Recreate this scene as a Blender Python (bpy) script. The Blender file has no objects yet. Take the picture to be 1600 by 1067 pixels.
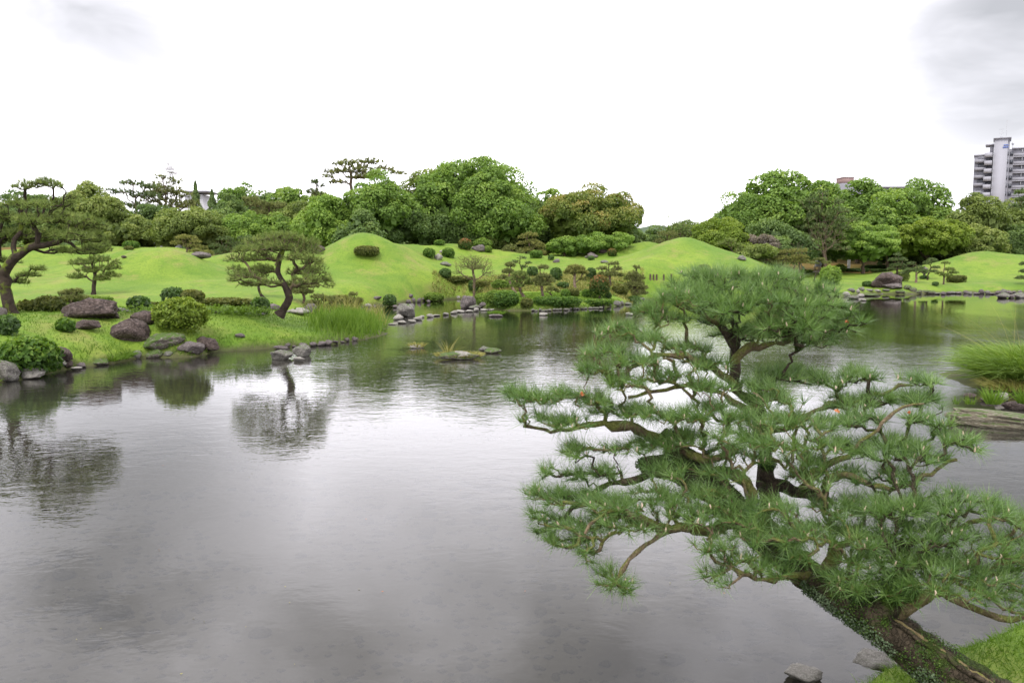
import bpy, math, random
import numpy as np
from mathutils import Vector, noise as mnoise

S = bpy.context.scene
COL = S.collection
# ------------------------------------------------------------------ camera
F = 1244.0            # focal length in photo pixels (photo 1600 x 1067)
HOR = 405.0           # row of the horizon in the photo
CAMZ = 3.0
PIT = math.atan((533.5 - HOR) / F)
cam = bpy.data.cameras.new('camera')
cam.sensor_width = 36.0
cam.lens = F / 1600.0 * 36.0
cam.clip_start = 0.1
cam.clip_end = 6000
cam.dof.use_dof = True
cam.dof.focus_distance = 14.0
cam.dof.aperture_fstop = 4.2
camo = bpy.data.objects.new('camera', cam)
COL.objects.link(camo)
camo.location = (0, 0, CAMZ)
camo.rotation_euler = (math.pi / 2 - PIT, 0, 0)
S.camera = camo

# ------------------------------------------------------------------ node helpers
class NT:
    def __init__(s, tree):
        s.t = tree; s.n = tree.nodes; s.l = tree.links
    def new(s, typ, **kw):
        nd = s.n.new(typ)
        for k, v in kw.items():
            setattr(nd, k, v)
        return nd
    def put(s, sock, val):
        if val is None: return
        if isinstance(val, bpy.types.NodeSocket): s.l.new(val, sock)
        elif isinstance(val, bpy.types.Node): s.l.new(val.outputs[0], sock)
        else:
            if isinstance(val, tuple) and len(val) == 3 and sock.type == 'RGBA': val = val + (1,)
            sock.default_value = val
    def math(s, op, a, b=None, c=None, clamp=False):
        nd = s.new('ShaderNodeMath', operation=op, use_clamp=clamp)
        s.put(nd.inputs[0], a); s.put(nd.inputs[1], b); s.put(nd.inputs[2], c)
        return nd.outputs[0]
    def vmath(s, op, a, b=None, out=0):
        nd = s.new('ShaderNodeVectorMath', operation=op)
        s.put(nd.inputs[0], a)
        if b is not None: s.put(nd.inputs[1], b)
        return nd.outputs[out]
    def mix(s, f, a, b, blend='MIX'):
        nd = s.new('ShaderNodeMix', data_type='RGBA', blend_type=blend)
        s.put(nd.inputs[0], f); s.put(nd.inputs[6], a); s.put(nd.inputs[7], b)
        return nd.outputs[2]
    def noise(s, vec=None, scale=5., detail=3., rough=.5, dist=0.):
        nd = s.new('ShaderNodeTexNoise')
        if vec is not None: s.put(nd.inputs['Vector'], vec)
        nd.inputs['Scale'].default_value = scale; nd.inputs['Detail'].default_value = detail
        nd.inputs['Roughness'].default_value = rough; nd.inputs['Distortion'].default_value = dist
        return nd.outputs[0]
    def voro(s, vec=None, scale=5., feature='F1', out=0):
        nd = s.new('ShaderNodeTexVoronoi', feature=feature)
        if vec is not None: s.put(nd.inputs['Vector'], vec)
        nd.inputs['Scale'].default_value = scale
        return nd.outputs[out]
    def ramp(s, f, stops):
        nd = s.new('ShaderNodeValToRGB')
        s.put(nd.inputs[0], f)
        el = nd.color_ramp.elements
        while len(el) < len(stops): el.new(0.5)
        for e, (p, c) in zip(el, stops):
            e.position = p
            e.color = (c, c, c, 1) if isinstance(c, (int, float)) else tuple(c) + (1,)
        return nd.outputs[0]
    def maprange(s, v, a, b, c, d):
        nd = s.new('ShaderNodeMapRange')
        s.put(nd.inputs[0], v)
        for i, x in enumerate((a, b, c, d)): nd.inputs[i + 1].default_value = x
        return nd.outputs[0]
    def mapping(s, vec, scale=(1, 1, 1), loc=(0, 0, 0), rot=(0, 0, 0)):
        nd = s.new('ShaderNodeMapping')
        s.put(nd.inputs[0], vec)
        nd.inputs['Location'].default_value = loc; nd.inputs['Rotation'].default_value = rot
        nd.inputs['Scale'].default_value = scale
        return nd.outputs[0]

# ------------------------------------------------------------------ sky, sun, exposure
SUN_EL = math.radians(58); SUN_AZ = math.radians(205)
W = bpy.data.worlds.new('World'); S.world = W; W.use_nodes = True
w = NT(W.node_tree); w.n.clear()
tc = w.new('ShaderNodeTexCoord').outputs['Generated']
nish = w.new('ShaderNodeTexSky', sky_type='NISHITA')
nish.sun_disc = False; nish.sun_elevation = SUN_EL; nish.sun_rotation = SUN_AZ
blue = w.mix(1.0, nish.outputs[0], (.1, .1, .1), 'MULTIPLY')
sep = w.new('ShaderNodeSeparateXYZ'); w.put(sep.inputs[0], tc)
zz = w.math('ADD', w.math('ABSOLUTE', sep.outputs[2]), .22)
cx_ = w.math('DIVIDE', sep.outputs[0], zz); cy_ = w.math('DIVIDE', sep.outputs[1], zz)
cmb = w.new('ShaderNodeCombineXYZ'); w.put(cmb.inputs[0], cx_); w.put(cmb.inputs[1], cy_)
n1 = w.noise(cmb.outputs[0], 0.9, 5, .55, .35)
n2 = w.noise(w.mapping(cmb.outputs[0], loc=(3.1, 7.7, 0)), 2.6, 4, .55, .3)
elev = w.math('ABSOLUTE', sep.outputs[2])
high = w.maprange(elev, .23, .45, 0.0, 1.0)
nn = w.math('ADD', w.math('MULTIPLY', n1, .7), w.math('MULTIPLY', n2, .3))
dark = w.math('MULTIPLY', w.maprange(nn, .44, .57, 0, 1), w.math('ADD', w.math('MULTIPLY', high, .74), .0))
def ray(px, py):
    u = (px - 800.) / F; v = (533.5 - py) / F
    dy = math.cos(PIT) + v * math.sin(PIT); dz = -math.sin(PIT) + v * math.cos(PIT)
    return np.array([u / dy, 1.0, dz / dy])
def cloud_patch(px, py, rad, amp):
    d = Vector(ray(px, py)).normalized()
    dt = w.vmath('DOT_PRODUCT', tc, tuple(d), out=1)
    m = w.math('MULTIPLY', w.maprange(dt, math.cos(rad), 1.0, 0, 1), amp)
    return w.math('MULTIPLY', m, w.maprange(n2, .32, .62, .86, 1.05))
dark = w.math('ADD', dark, cloud_patch(165, 35, .20, .88))
dark = w.math('ADD', dark, cloud_patch(1625, 55, .25, 1.0))
dark = w.math('MINIMUM', dark, 1.0)
cloud = w.mix(dark, (1.0, .975, 1.035), (.22, .222, .235))
final = w.mix(.97, blue, cloud)
bg = w.new('ShaderNodeBackground'); w.put(bg.inputs[0], final); bg.inputs[1].default_value = 1.36
wo = w.new('ShaderNodeOutputWorld'); w.put(wo.inputs[0], bg.outputs[0])
sun = bpy.data.lights.new('sun', 'SUN'); sun.energy = 1.5; sun.angle = math.radians(18); sun.color = (1, .96, .9)
suno = bpy.data.objects.new('sun', sun); COL.objects.link(suno)
sd = Vector((math.sin(SUN_AZ) * math.cos(SUN_EL), math.cos(SUN_AZ) * math.cos(SUN_EL), math.sin(SUN_EL)))
suno.rotation_euler = sd.to_track_quat('Z', 'Y').to_euler(); suno.location = (0, -20, 60)
S.view_settings.view_transform = 'Standard'; S.view_settings.look = 'None'
S.view_settings.exposure = 1.0; S.view_settings.gamma = 1; S.view_settings.use_curve_mapping = False
S.cycles.max_bounces = 8; S.cycles.diffuse_bounces = 3; S.cycles.glossy_bounces = 3
S.cycles.transparent_max_bounces = 8; S.cycles.transmission_bounces = 3
S.cycles.sample_clamp_indirect = 4; S.cycles.caustics_reflective = False

# ------------------------------------------------------------------ placing
def at(px, py, Y):
    r = ray(px, py); return np.array([r[0] * Y, Y, CAMZ + r[2] * Y])
def gp(px, py, z=0.):
    r = ray(px, py); Y = (z - CAMZ) / r[2]; return np.array([r[0] * Y, Y, z])

# ------------------------------------------------------------------ meshes
def mk(name, V, Fs, mat, parent=None, v=None, smooth=False, loc=None):
    V = np.asarray(V, dtype=np.float32)
    me = bpy.data.meshes.new(name)
    if loc is not None: V = V - np.asarray(loc, dtype=np.float32)
    if isinstance(Fs, np.ndarray):
        n, k = Fs.shape
        me.vertices.add(len(V)); me.vertices.foreach_set('co', V.ravel())
        me.loops.add(n * k); me.loops.foreach_set('vertex_index', Fs.astype(np.int32).ravel())
        me.polygons.add(n); me.polygons.foreach_set('loop_start', np.arange(0, n * k, k, dtype=np.int32))
        me.polygons.foreach_set('loop_total', np.full(n, k, dtype=np.int32))
        me.update(calc_edges=True)
    else:
        me.from_pydata(V.tolist(), [], Fs); me.update()
    if v is not None:
        a = me.attributes.new('v', 'FLOAT', 'POINT'); a.data.foreach_set('value', np.asarray(v, dtype=np.float32))
    if smooth:
        me.polygons.foreach_set('use_smooth', np.ones(len(me.polygons), dtype=bool))
    me.materials.append(mat)
    o = bpy.data.objects.new(name, me); COL.objects.link(o)
    if parent is not None: o.parent = parent
    if loc is not None and parent is None: o.location = loc
    return o
def tag(o, label=None, cat=None, group=None, kind=None):
    if label: o['label'] = label
    if cat: o['category'] = cat
    if group: o['group'] = group
    if kind: o['kind'] = kind
    return o
def thing(name, label, cat, loc=(0, 0, 0), group=None):
    o = bpy.data.objects.new(name, None); COL.objects.link(o); o.location = tuple(loc); o.empty_display_size = .2
    return tag(o, label, cat, group)
class Acc:
    """collects several vertex/face blocks (faces of one size) into one mesh"""
    def __init__(s): s.V = []; s.F = []; s.A = []; s.n = 0
    def add(s, V, Fc, a=None):
        V = np.asarray(V); Fc = np.asarray(Fc)
        s.V.append(V); s.F.append(Fc + s.n); s.n += len(V)
        s.A.append(np.full(len(V), .5) if a is None else np.broadcast_to(a, (len(V),)))
    def mk(s, name, mat, parent=None, smooth=False, loc=None):
        return mk(name, np.concatenate(s.V), np.concatenate(s.F), mat, parent, np.concatenate(s.A), smooth, loc)
def unit(a): return a / np.maximum(np.linalg.norm(a, axis=-1, keepdims=True), 1e-9)
def boxv(c, s):
    c = np.array(c, float); s = np.array(s, float) / 2
    V = np.array([[x, y, z] for x in (-1, 1) for y in (-1, 1) for z in (-1, 1)]) * s + c
    return V, np.array([[0, 1, 3, 2], [4, 6, 7, 5], [0, 4, 5, 1], [2, 3, 7, 6], [0, 2, 6, 4], [1, 5, 7, 3]])
def tube(P, R, k=6, cap=False):
    P = np.asarray(P, float); R = np.asarray(R, float)
    ok = np.concatenate([[True], np.linalg.norm(np.diff(P, axis=0), axis=1) > 1e-5])
    if ok.sum() > 1: P = P[ok]; R = R[ok]
    n = len(P)
    T = unit(np.gradient(P, axis=0)); N = np.zeros_like(P)
    ref = np.array([0, 0, 1.]) if abs(T[0, 2]) < .8 else np.array([1., 0, 0])
    nn = np.cross(T[0], ref); nn /= np.linalg.norm(nn)
    for i in range(n):
        nn = nn - T[i] * np.dot(nn, T[i]); l = np.linalg.norm(nn)
        if l < 1e-5: nn = np.cross(T[i], [.3, .8, .5]); l = np.linalg.norm(nn)
        nn = nn / l; N[i] = nn
    B = np.cross(T, N)
    a = np.arange(k) * 2 * math.pi / k
    V = P[:, None] + R[:, None, None] * (np.cos(a)[None, :, None] * N[:, None] + np.sin(a)[None, :, None] * B[:, None])
    i = np.arange(n - 1)[:, None] * k; j = np.arange(k)[None]; j2 = (j + 1) % k
    Fc = np.stack([i + j, i + j2, i + k + j2, i + k + j], -1).reshape(-1, 4)
    return V.reshape(-1, 3), Fc
def cards(P, N, size, rng, asp=.6, bend=0.):
    """one rhombus leaf per point"""
    n = len(P); N = unit(N)
    t = unit(np.cross(N, rng.normal(size=(n, 3)))); b = np.cross(N, t)
    s = np.broadcast_to(size, (n,))[:, None]
    V = np.stack([P - t * s * .5, P + b * s * asp * .5 + N * s * bend, P + t * s * .5, P - b * s * asp * .5 + N * s * bend], 1)
    return V.reshape(-1, 3), np.arange(4 * n).reshape(n, 4)
def blades(P, D, L, Wd, rng, droop=0., seg=1):
    """thin tapering blades from P along D"""
    n = len(P); D = unit(D); L = np.broadcast_to(L, (n,))[:, None]; Wd = np.broadcast_to(Wd, (n,))[:, None]
    side = unit(np.cross(D, rng.normal(size=(n, 3))))
    if seg == 1:
        V = np.stack([P - side * Wd / 2, P + side * Wd / 2, P + D * L], 1)
        return V.reshape(-1, 3), np.arange(3 * n).reshape(n, 3)
    rows = []; hd = unit(D * [1, 1, 0] + 1e-6)
    for k in range(seg + 1):
        t = k / seg
        c = P + D * L * t + (hd * .35 - np.array([0, 0, 1.])) * L * droop * t * t
        w_ = Wd * (1 - t) ** .7 / 2 if k < seg else Wd * .02
        rows += [c - side * w_, c + side * w_]
    V = np.stack(rows, 1); m = 2 * (seg + 1)
    base = np.arange(n)[:, None] * m
    fs = [np.stack([base[:, 0] + 2 * k, base[:, 0] + 2 * k + 1, base[:, 0] + 2 * k + 3, base[:, 0] + 2 * k + 2], 1) for k in range(seg)]
    return V.reshape(-1, 3), np.concatenate(fs)
def ico(sub):
    import bmesh
    bm = bmesh.new(); bmesh.ops.create_icosphere(bm, subdivisions=sub, radius=1.)
    V = np.array([v.co[:] for v in bm.verts]); Fc = np.array([[v.index for v in f.verts] for f in bm.faces]); bm.free()
    return V, Fc
ICO = {k: ico(k) for k in (1, 2, 3, 4, 5)}
_nrng = np.random.default_rng(99)
_ND = unit(_nrng.normal(size=(24, 3))); _NP = _nrng.uniform(0, 6.28, 24)
def snoise(P, f=1., k=8, off=0):
    """cheap smooth pseudo noise in about -1..1"""
    o = np.zeros(len(P))
    for i in range(k):
        j = (i + off) % 24
        o += np.sin(P @ _ND[j] * f * (1 + .35 * (i % 4)) * 2.2 + _NP[j] + off + 1.3 * np.sin(P @ _ND[(j + 7) % 24] * f * 1.7 + off))
    return o / k * 1.6

# ------------------------------------------------------------------ materials
def material(name, rough=.8, spec=.3):
    m = bpy.data.materials.new(name); m.use_nodes = True
    t = NT(m.node_tree); b = t.n['Principled BSDF']
    b.inputs['Roughness'].default_value = rough; b.inputs['Specular IOR Level'].default_value = spec
    return m, t, b
def leafmat(name, dark, mid, light, transl=.38, spec=.25, rough=.55, var=.10, tip=None):
    m, t, b = material(name, rough, spec)
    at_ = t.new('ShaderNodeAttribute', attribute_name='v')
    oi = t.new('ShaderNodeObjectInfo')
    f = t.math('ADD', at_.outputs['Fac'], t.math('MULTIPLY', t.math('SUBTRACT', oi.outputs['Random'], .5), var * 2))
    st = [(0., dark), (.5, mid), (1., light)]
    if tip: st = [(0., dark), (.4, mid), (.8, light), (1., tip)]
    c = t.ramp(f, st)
    t.put(b.inputs['Base Color'], c)
    tr = t.new('ShaderNodeBsdfTranslucent'); t.put(tr.inputs[0], t.mix(1., c, (1.15, 1.2, .6), 'MULTIPLY'))
    mx = t.new('ShaderNodeMixShader'); mx.inputs[0].default_value = transl
    t.put(mx.inputs[1], b.outputs[0]); t.put(mx.inputs[2], tr.outputs[0])
    t.put(t.n['Material Output'].inputs[0], mx.outputs[0])
    return m
def barkmat(name, c1, c2, moss=0., scale=6., mosscol=(.10, .13, .015), bump=.5):
    m, t, b = material(name, .9, .15)
    tc = t.new('ShaderNodeTexCoord').outputs['Object']
    n = t.noise(tc, scale, 6, .65)
    dn = t.new('ShaderNodeTexNoise'); t.put(dn.inputs['Vector'], tc); dn.inputs['Scale'].default_value = scale * 1.3; dn.inputs['Detail'].default_value = 4
    v = t.voro(t.vmath('ADD', t.mapping(tc, (1, 1, .55)), t.vmath('MULTIPLY', dn.outputs[1], (1.6 / scale,) * 3)), scale * 2.6, 'DISTANCE_TO_EDGE')
    col = t.mix(t.ramp(n, [(.3, 0.), (.7, 1.)]), c1, c2)
    if moss:
        mn = t.noise(t.mapping(tc, loc=(5, 2, 8)), scale * .6, 5, .6)
        geo = t.new('ShaderNodeNewGeometry'); sp = t.new('ShaderNodeSeparateXYZ'); t.put(sp.inputs[0], geo.outputs['Normal'])
        f = t.math('ADD', mn, t.math('MULTIPLY', sp.outputs[2], .08))
        f = t.ramp(f, [(.62 - moss * .3, 0.), (.72 - moss * .3, 1.)])
        mc = t.mix(t.noise(tc, scale * 5, 3), tuple(x * .45 for x in mosscol), tuple(x * 1.35 for x in mosscol))
        col = t.mix(f, col, mc)
    t.put(b.inputs['Base Color'], col)
    h = t.math('ADD', t.math('MULTIPLY', t.ramp(v, [(0., 0.), (.12, 1.)]), .6), t.noise(tc, scale * 5, 4, .6))
    bp = t.new('ShaderNodeBump'); bp.inputs['Strength'].default_value = bump; bp.inputs['Distance'].default_value = .15 / scale
    t.put(bp.inputs['Height'], h); t.put(b.inputs['Normal'], bp.outputs[0])
    return m
def rockmat(name, c1, c2, lichen=None, moss=0., scale=2.):
    m, t, b = material(name, .85, .25)
    tc = t.new('ShaderNodeTexCoord').outputs['Object']
    oi = t.new('ShaderNodeObjectInfo')
    vec = t.vmath('ADD', tc, oi.outputs['Location'])
    n = t.noise(vec, scale, 6, .65, .4)
    col = t.mix(t.ramp(n, [(.32, 0.), (.68, 1.)]), c1, c2)
    sp_ = t.noise(vec, scale * 9, 3, .7)
    col = t.mix(t.math('MULTIPLY', t.ramp(sp_, [(.35, 1.), (.5, 0.)]), .5), col, tuple(x * .45 for x in c1))
    if lichen:
        l = t.noise(t.mapping(vec, loc=(9, 4, 1)), scale * 3.5, 5, .7)
        col = t.mix(t.ramp(l, [(.52, 0.), (.6, 1.)]), col, lichen)
    geo = t.new('ShaderNodeNewGeometry'); sp = t.new('ShaderNodeSeparateXYZ'); t.put(sp.inputs[0], geo.outputs['Normal'])
    if moss:
        f = t.math('ADD', t.noise(t.mapping(vec, loc=(1, 7, 3)), scale * 1.5, 5, .6), t.math('MULTIPLY', sp.outputs[2], .12))
        col = t.mix(t.ramp(f, [(.66 - moss * .3, 0.), (.74 - moss * .3, 1.)]), col, (.06, .10, .02))
    # wet, dark band just above the pond surface
    gz = t.new('ShaderNodeSeparateXYZ'); t.put(gz.inputs[0], geo.outputs['Position'])
    wet = t.maprange(t.math('ADD', gz.outputs[2], t.math('MULTIPLY', sp_, .05)), .04, .09, .45, 1.)
    col = t.mix(1., col, t.mix(wet, (.45, .45, .42), (1, 1, 1)), 'MULTIPLY')
    t.put(b.inputs['Base Color'], col)
    bp = t.new('ShaderNodeBump'); bp.inputs['Strength'].default_value = .6; bp.inputs['Distance'].default_value = .06
    t.put(bp.inputs['Height'], t.math('ADD', t.noise(vec, scale * 4, 6, .7), t.math('MULTIPLY', n, .8)))
    t.put(b.inputs['Normal'], bp.outputs[0])
    return m
def flat(name, c, rough=.7, spec=.3, nz=.15, scale=3.):
    m, t, b = material(name, rough, spec)
    tc = t.new('ShaderNodeTexCoord').outputs['Object']
    n = t.noise(tc, scale, 5, .65)
    t.put(b.inputs['Base Color'], t.mix(n, tuple(x * (1 - nz) for x in c), tuple(min(1, x * (1 + nz)) for x in c)))
    return m

M = {}
M['bark_dark'] = barkmat('dark pine bark', (.018, .013, .010), (.06, .045, .035), moss=.25, scale=5)
M['bark_hero'] = barkmat('mossy pine bark', (.014, .011, .008), (.085, .065, .045), moss=.30, scale=9, mosscol=(.04, .06, .012), bump=1.)
M['bark_twig'] = barkmat('lichen covered twig bark', (.08, .055, .036), (.20, .155, .095), moss=.46, scale=14, mosscol=(.15, .155, .045), bump=.9)
M['bark_mid'] = barkmat('brown pine bark', (.05, .035, .028), (.15, .11, .08), moss=.2, scale=5)
M['bark_pink'] = barkmat('pinkish pine bark', (.12, .08, .06), (.30, .22, .17), scale=5)
M['bark_grey'] = barkmat('grey bark', (.13, .115, .10), (.27, .24, .21), scale=5)
M['twig_far'] = barkmat('brown twig bark', (.06, .045, .03), (.17, .13, .085), moss=.3, scale=6, mosscol=(.12, .12, .04))
M['needle'] = leafmat('foreground pine needles', (.062, .122, .033), (.122, .212, .055), (.235, .345, .105), .28, .45, .4, .02)
M['needle_left'] = leafmat('garden pine needles', (0.083, 0.127, 0.035), (0.165, 0.220, 0.057), (0.297, 0.341, 0.110), .25, .2, .6, .05)
M['needle_olive'] = leafmat('olive pine needles', (.085, .105, .035), (.17, .195, .065), (.30, .31, .12), .25, .2, .6, .08)
M['needle_dark'] = leafmat('dark pine needles', (0.057, 0.090, 0.039), (0.122, 0.173, 0.061), (0.227, 0.270, 0.098), .2, .2, .6, .08)
M['needle_gold'] = leafmat('golden pine needles', (.11, .125, .038), (.215, .225, .065), (.35, .335, .11), .25, .2, .6, .05)
M['leaf_green'] = leafmat('camphor leaves', (0.076, 0.136, 0.029), (0.150, 0.248, 0.045), (0.259, 0.354, 0.073))
M['leaf_bright'] = leafmat('bright maple leaves', (0.092, 0.166, 0.031), (0.175, 0.282, 0.049), (0.289, 0.397, 0.078))
M['leaf_deep'] = leafmat('deep evergreen leaves', (0.064, 0.105, 0.035), (0.124, 0.195, 0.054), (0.230, 0.306, 0.088))
M['leaf_olive'] = leafmat('olive leaves', (0.090, 0.128, 0.036), (0.179, 0.235, 0.057), (0.310, 0.347, 0.107))
M['leaf_yellow'] = leafmat('yellow green leaves', (.085, .13, .018), (.165, .24, .03), (.28, .34, .055))
M['leaf_rust'] = leafmat('rust tipped evergreen leaves', (0.062, 0.106, 0.022), (0.152, 0.203, 0.041), (0.262, 0.256, 0.069), tip=(0.373, 0.256, 0.083))
M['leaf_grey'] = leafmat('grey mauve twig tips', (.10, .09, .075), (.2, .17, .14), (.33, .28, .24))
M['shrub_green'] = leafmat('clipped azalea leaves', (0.036, 0.081, 0.014), (0.084, 0.167, 0.024), (0.192, 0.287, 0.042))
M['shrub_deep'] = leafmat('glossy dark shrub leaves', (.032, .066, .014), (.062, .125, .020), (.125, .21, .036), spec=.5)
M['shrub_lime'] = leafmat('lime green shrub leaves', (0.066, 0.126, 0.018), (0.138, 0.221, 0.033), (0.264, 0.347, 0.066))
M['shrub_olive'] = leafmat('olive shrub leaves', (.05, .07, .015), (.11, .13, .03), (.2, .2, .05))
M['shrub_red'] = leafmat('shrub leaves with red new growth', (.03, .07, .012), (.07, .12, .02), (.22, .14, .05), tip=(.42, .12, .07))
M['grass_blade'] = leafmat('grass blades', (.06, .12, .014), (.105, .19, .02), (.18, .28, .045), .35, .2)
M['grass_long'] = leafmat('long sedge blades', (.07, .13, .02), (.16, .26, .04), (.32, .42, .11), .35, .3)
M['grass_dry'] = leafmat('dry grass', (.12, .13, .03), (.25, .24, .07), (.42, .38, .15), .3, .2)
M['moss_leaf'] = leafmat('moss fronds', (.015, .035, .008), (.04, .085, .012), (.11, .18, .025), .2)
M['lichen'] = leafmat('pale lichen flakes', (.06, .085, .05), (.11, .15, .085), (.19, .24, .14), .05, .1, .9)
M['leaf_dead'] = leafmat('dead orange leaves', (.25, .07, .03), (.4, .13, .05), (.5, .2, .08), .2)
M['bud'] = flat('pale pine buds', (.55, .42, .33), .7)
M['rock_dark'] = rockmat('dark brown basalt', (.018, .013, .011), (.085, .062, .052), lichen=(.13, .10, .09), moss=.0, scale=2.6)
M['rock_grey'] = rockmat('grey lichen rock', (.07, .064, .058), (.19, .175, .16), lichen=(.26, .26, .22), moss=.15, scale=3)
M['rock_pale'] = rockmat('pale pebble rock', (.15, .14, .12), (.31, .29, .26), lichen=(.36, .35, .31), scale=3)
M['rock_moss'] = rockmat('mossy rock', (.07, .06, .05), (.17, .14, .12), lichen=(.25, .25, .2), moss=.55, scale=2.5)
M["rock_bed"] = rockmat("drowned cobble", (.045, .04, .034), (.12, .11, .095), scale=4)
M['rock_slab'] = rockmat('layered slab rock', (.07, .06, .042), (.19, .165, .12), lichen=(.24, .23, .17), moss=.25, scale=3)
M['rock_purple'] = rockmat('purple grey rock', (.055, .045, .044), (.15, .125, .12), lichen=(.2, .185, .17), scale=2.5)
# ------------------------------------------------------------------ terrain
def P2(pts): return np.array([(p[0], p[1]) if len(p) == 2 else tuple(gp(p[0], p[1], 0.)[:2]) for p in pts])
# entries with three numbers are (photo column, photo row, _) of the waterline; two numbers are metres
LA = P2([(-70, 12), (-30, 15.5), (-40, 612, 0), (0, 599, 0), (45, 594, 0), (100, 577, 0), (160, 569, 0), (215, 559, 0), (300, 557, 0), (345, 549, 0),
         (400, 547, 0), (440, 544, 0), (520, 538, 0), (565, 531, 0), (598, 521, 0), (608, 510, 0), (598, 503, 0), (-8.5, 36.2), (-11, 34.2), (-15, 33.2), (-25, 33), (-70, 34)])
LB = P2([(-140, 38), (-40, 39.5), (-22, 40.3), (-14, 41.3), (480, 493, 0), (520, 487, 0), (560, 480, 0), (600, 477, 0), (625, 474, 0), (660, 471, 0), (690, 469, 0), (715, 467, 0), (742, 468, 0),
         (742, 476, 0), (762, 483, 0), (800, 486, 0), (840, 486, 0), (880, 484.5, 0), (920, 482.5, 0), (955, 479, 0), (985, 475, 0), (1008, 468, 0), (1030, 468, 0), (1100, 470, 0), (1200, 469, 0),
         (1300, 464, 0), (1335, 462, 0), (1370, 459, 0), (1410, 460, 0), (1460, 459, 0), (1520, 458.5, 0), (1600, 458, 0), (1800, 457.5, 0), (160, 74), (160, 1500), (-400, 1500), (-400, 38)])
LD = P2([(1500, 598, 0), (1515, 604, 0), (1550, 608, 0), (1600, 612, 0), (1700, 620, 0), (30, 17), (30, 24), (14, 22.5), (11.2, 20.8)])
LE = P2([(-60, 1.6), (-3, 1.9), (0, 2.4), (1.1, 3.4), (1.75, 4.55), (2.3, 5.12), (2.75, 5.27), (3.2, 5.5), (3.75, 5.85), (5, 6.5), (8, 8.3), (30, 14), (60, 15), (60, -30), (-60, -30)])
def sdist(poly, X, Y):
    A = poly; B = np.roll(poly, -1, 0)
    d2 = np.full(X.shape, 1e18); ins = np.zeros(X.shape, bool)
    for (ax, ay), (bx, by) in zip(A, B):
        ex, ey = bx - ax, by - ay; L = ex * ex + ey * ey + 1e-12
        t = np.clip(((X - ax) * ex + (Y - ay) * ey) / L, 0, 1)
        d2 = np.minimum(d2, (X - ax - t * ex) ** 2 + (Y - ay - t * ey) ** 2)
        if ay != by:
            c = ((ay > Y) != (by > Y)) & (X < ex * (Y - ay) / ey + ax)
            ins ^= c
    d = np.sqrt(d2); return np.where(ins, d, -d)
def cap(px1, py1, Y1, px2, py2, Y2, w1, w2=None, pw=2.):
    a = at(px1, py1, Y1); b = at(px2, py2, Y2); return (a, b, w1, w2 or w1, pw)
MOUNDS = [cap(562, 369, 62, 562, 369, 62, 4.3), cap(575, 374, 62, 640, 385, 70, 3.4), cap(640, 385, 71, 705, 384, 75, 4.4), cap(705, 385, 75, 765, 391, 76, 4.4),
          cap(765, 392, 76, 850, 401, 73, 4.), cap(850, 402, 73, 915, 417, 68, 3.),
          cap(236, 388, 56, 258, 387, 56, 3.6), cap(200, 392, 62, 170, 396, 63, 3.), cap(330, 401, 62, 380, 396, 64, 3.6), cap(380, 396, 64, 480, 391, 67, 3.6),
          cap(-80, 388, 75, 110, 386, 75, 6), cap(110, 386, 75, 260, 386, 72, 4),
          cap(965, 385, 82, 1008, 377, 83, 3.6), cap(880, 395, 84, 965, 389, 83, 3.6),
          cap(1068, 375, 69, 1068, 375, 69, 5.4, None, 1.75), cap(1055, 386, 67, 1000, 412, 62, 2.2), cap(1080, 381, 69, 1130, 402, 69, 3.2),
          cap(1535, 398, 86, 1570, 398, 86, 7), cap(1590, 402, 88, 1900, 400, 88, 6), cap(1478, 411, 84, 1540, 399, 86, 4.5)]
def sstep(x, a, b):
    t = np.clip((x - a) / (b - a), 0, 1); return t * t * (3 - 2 * t)
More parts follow.
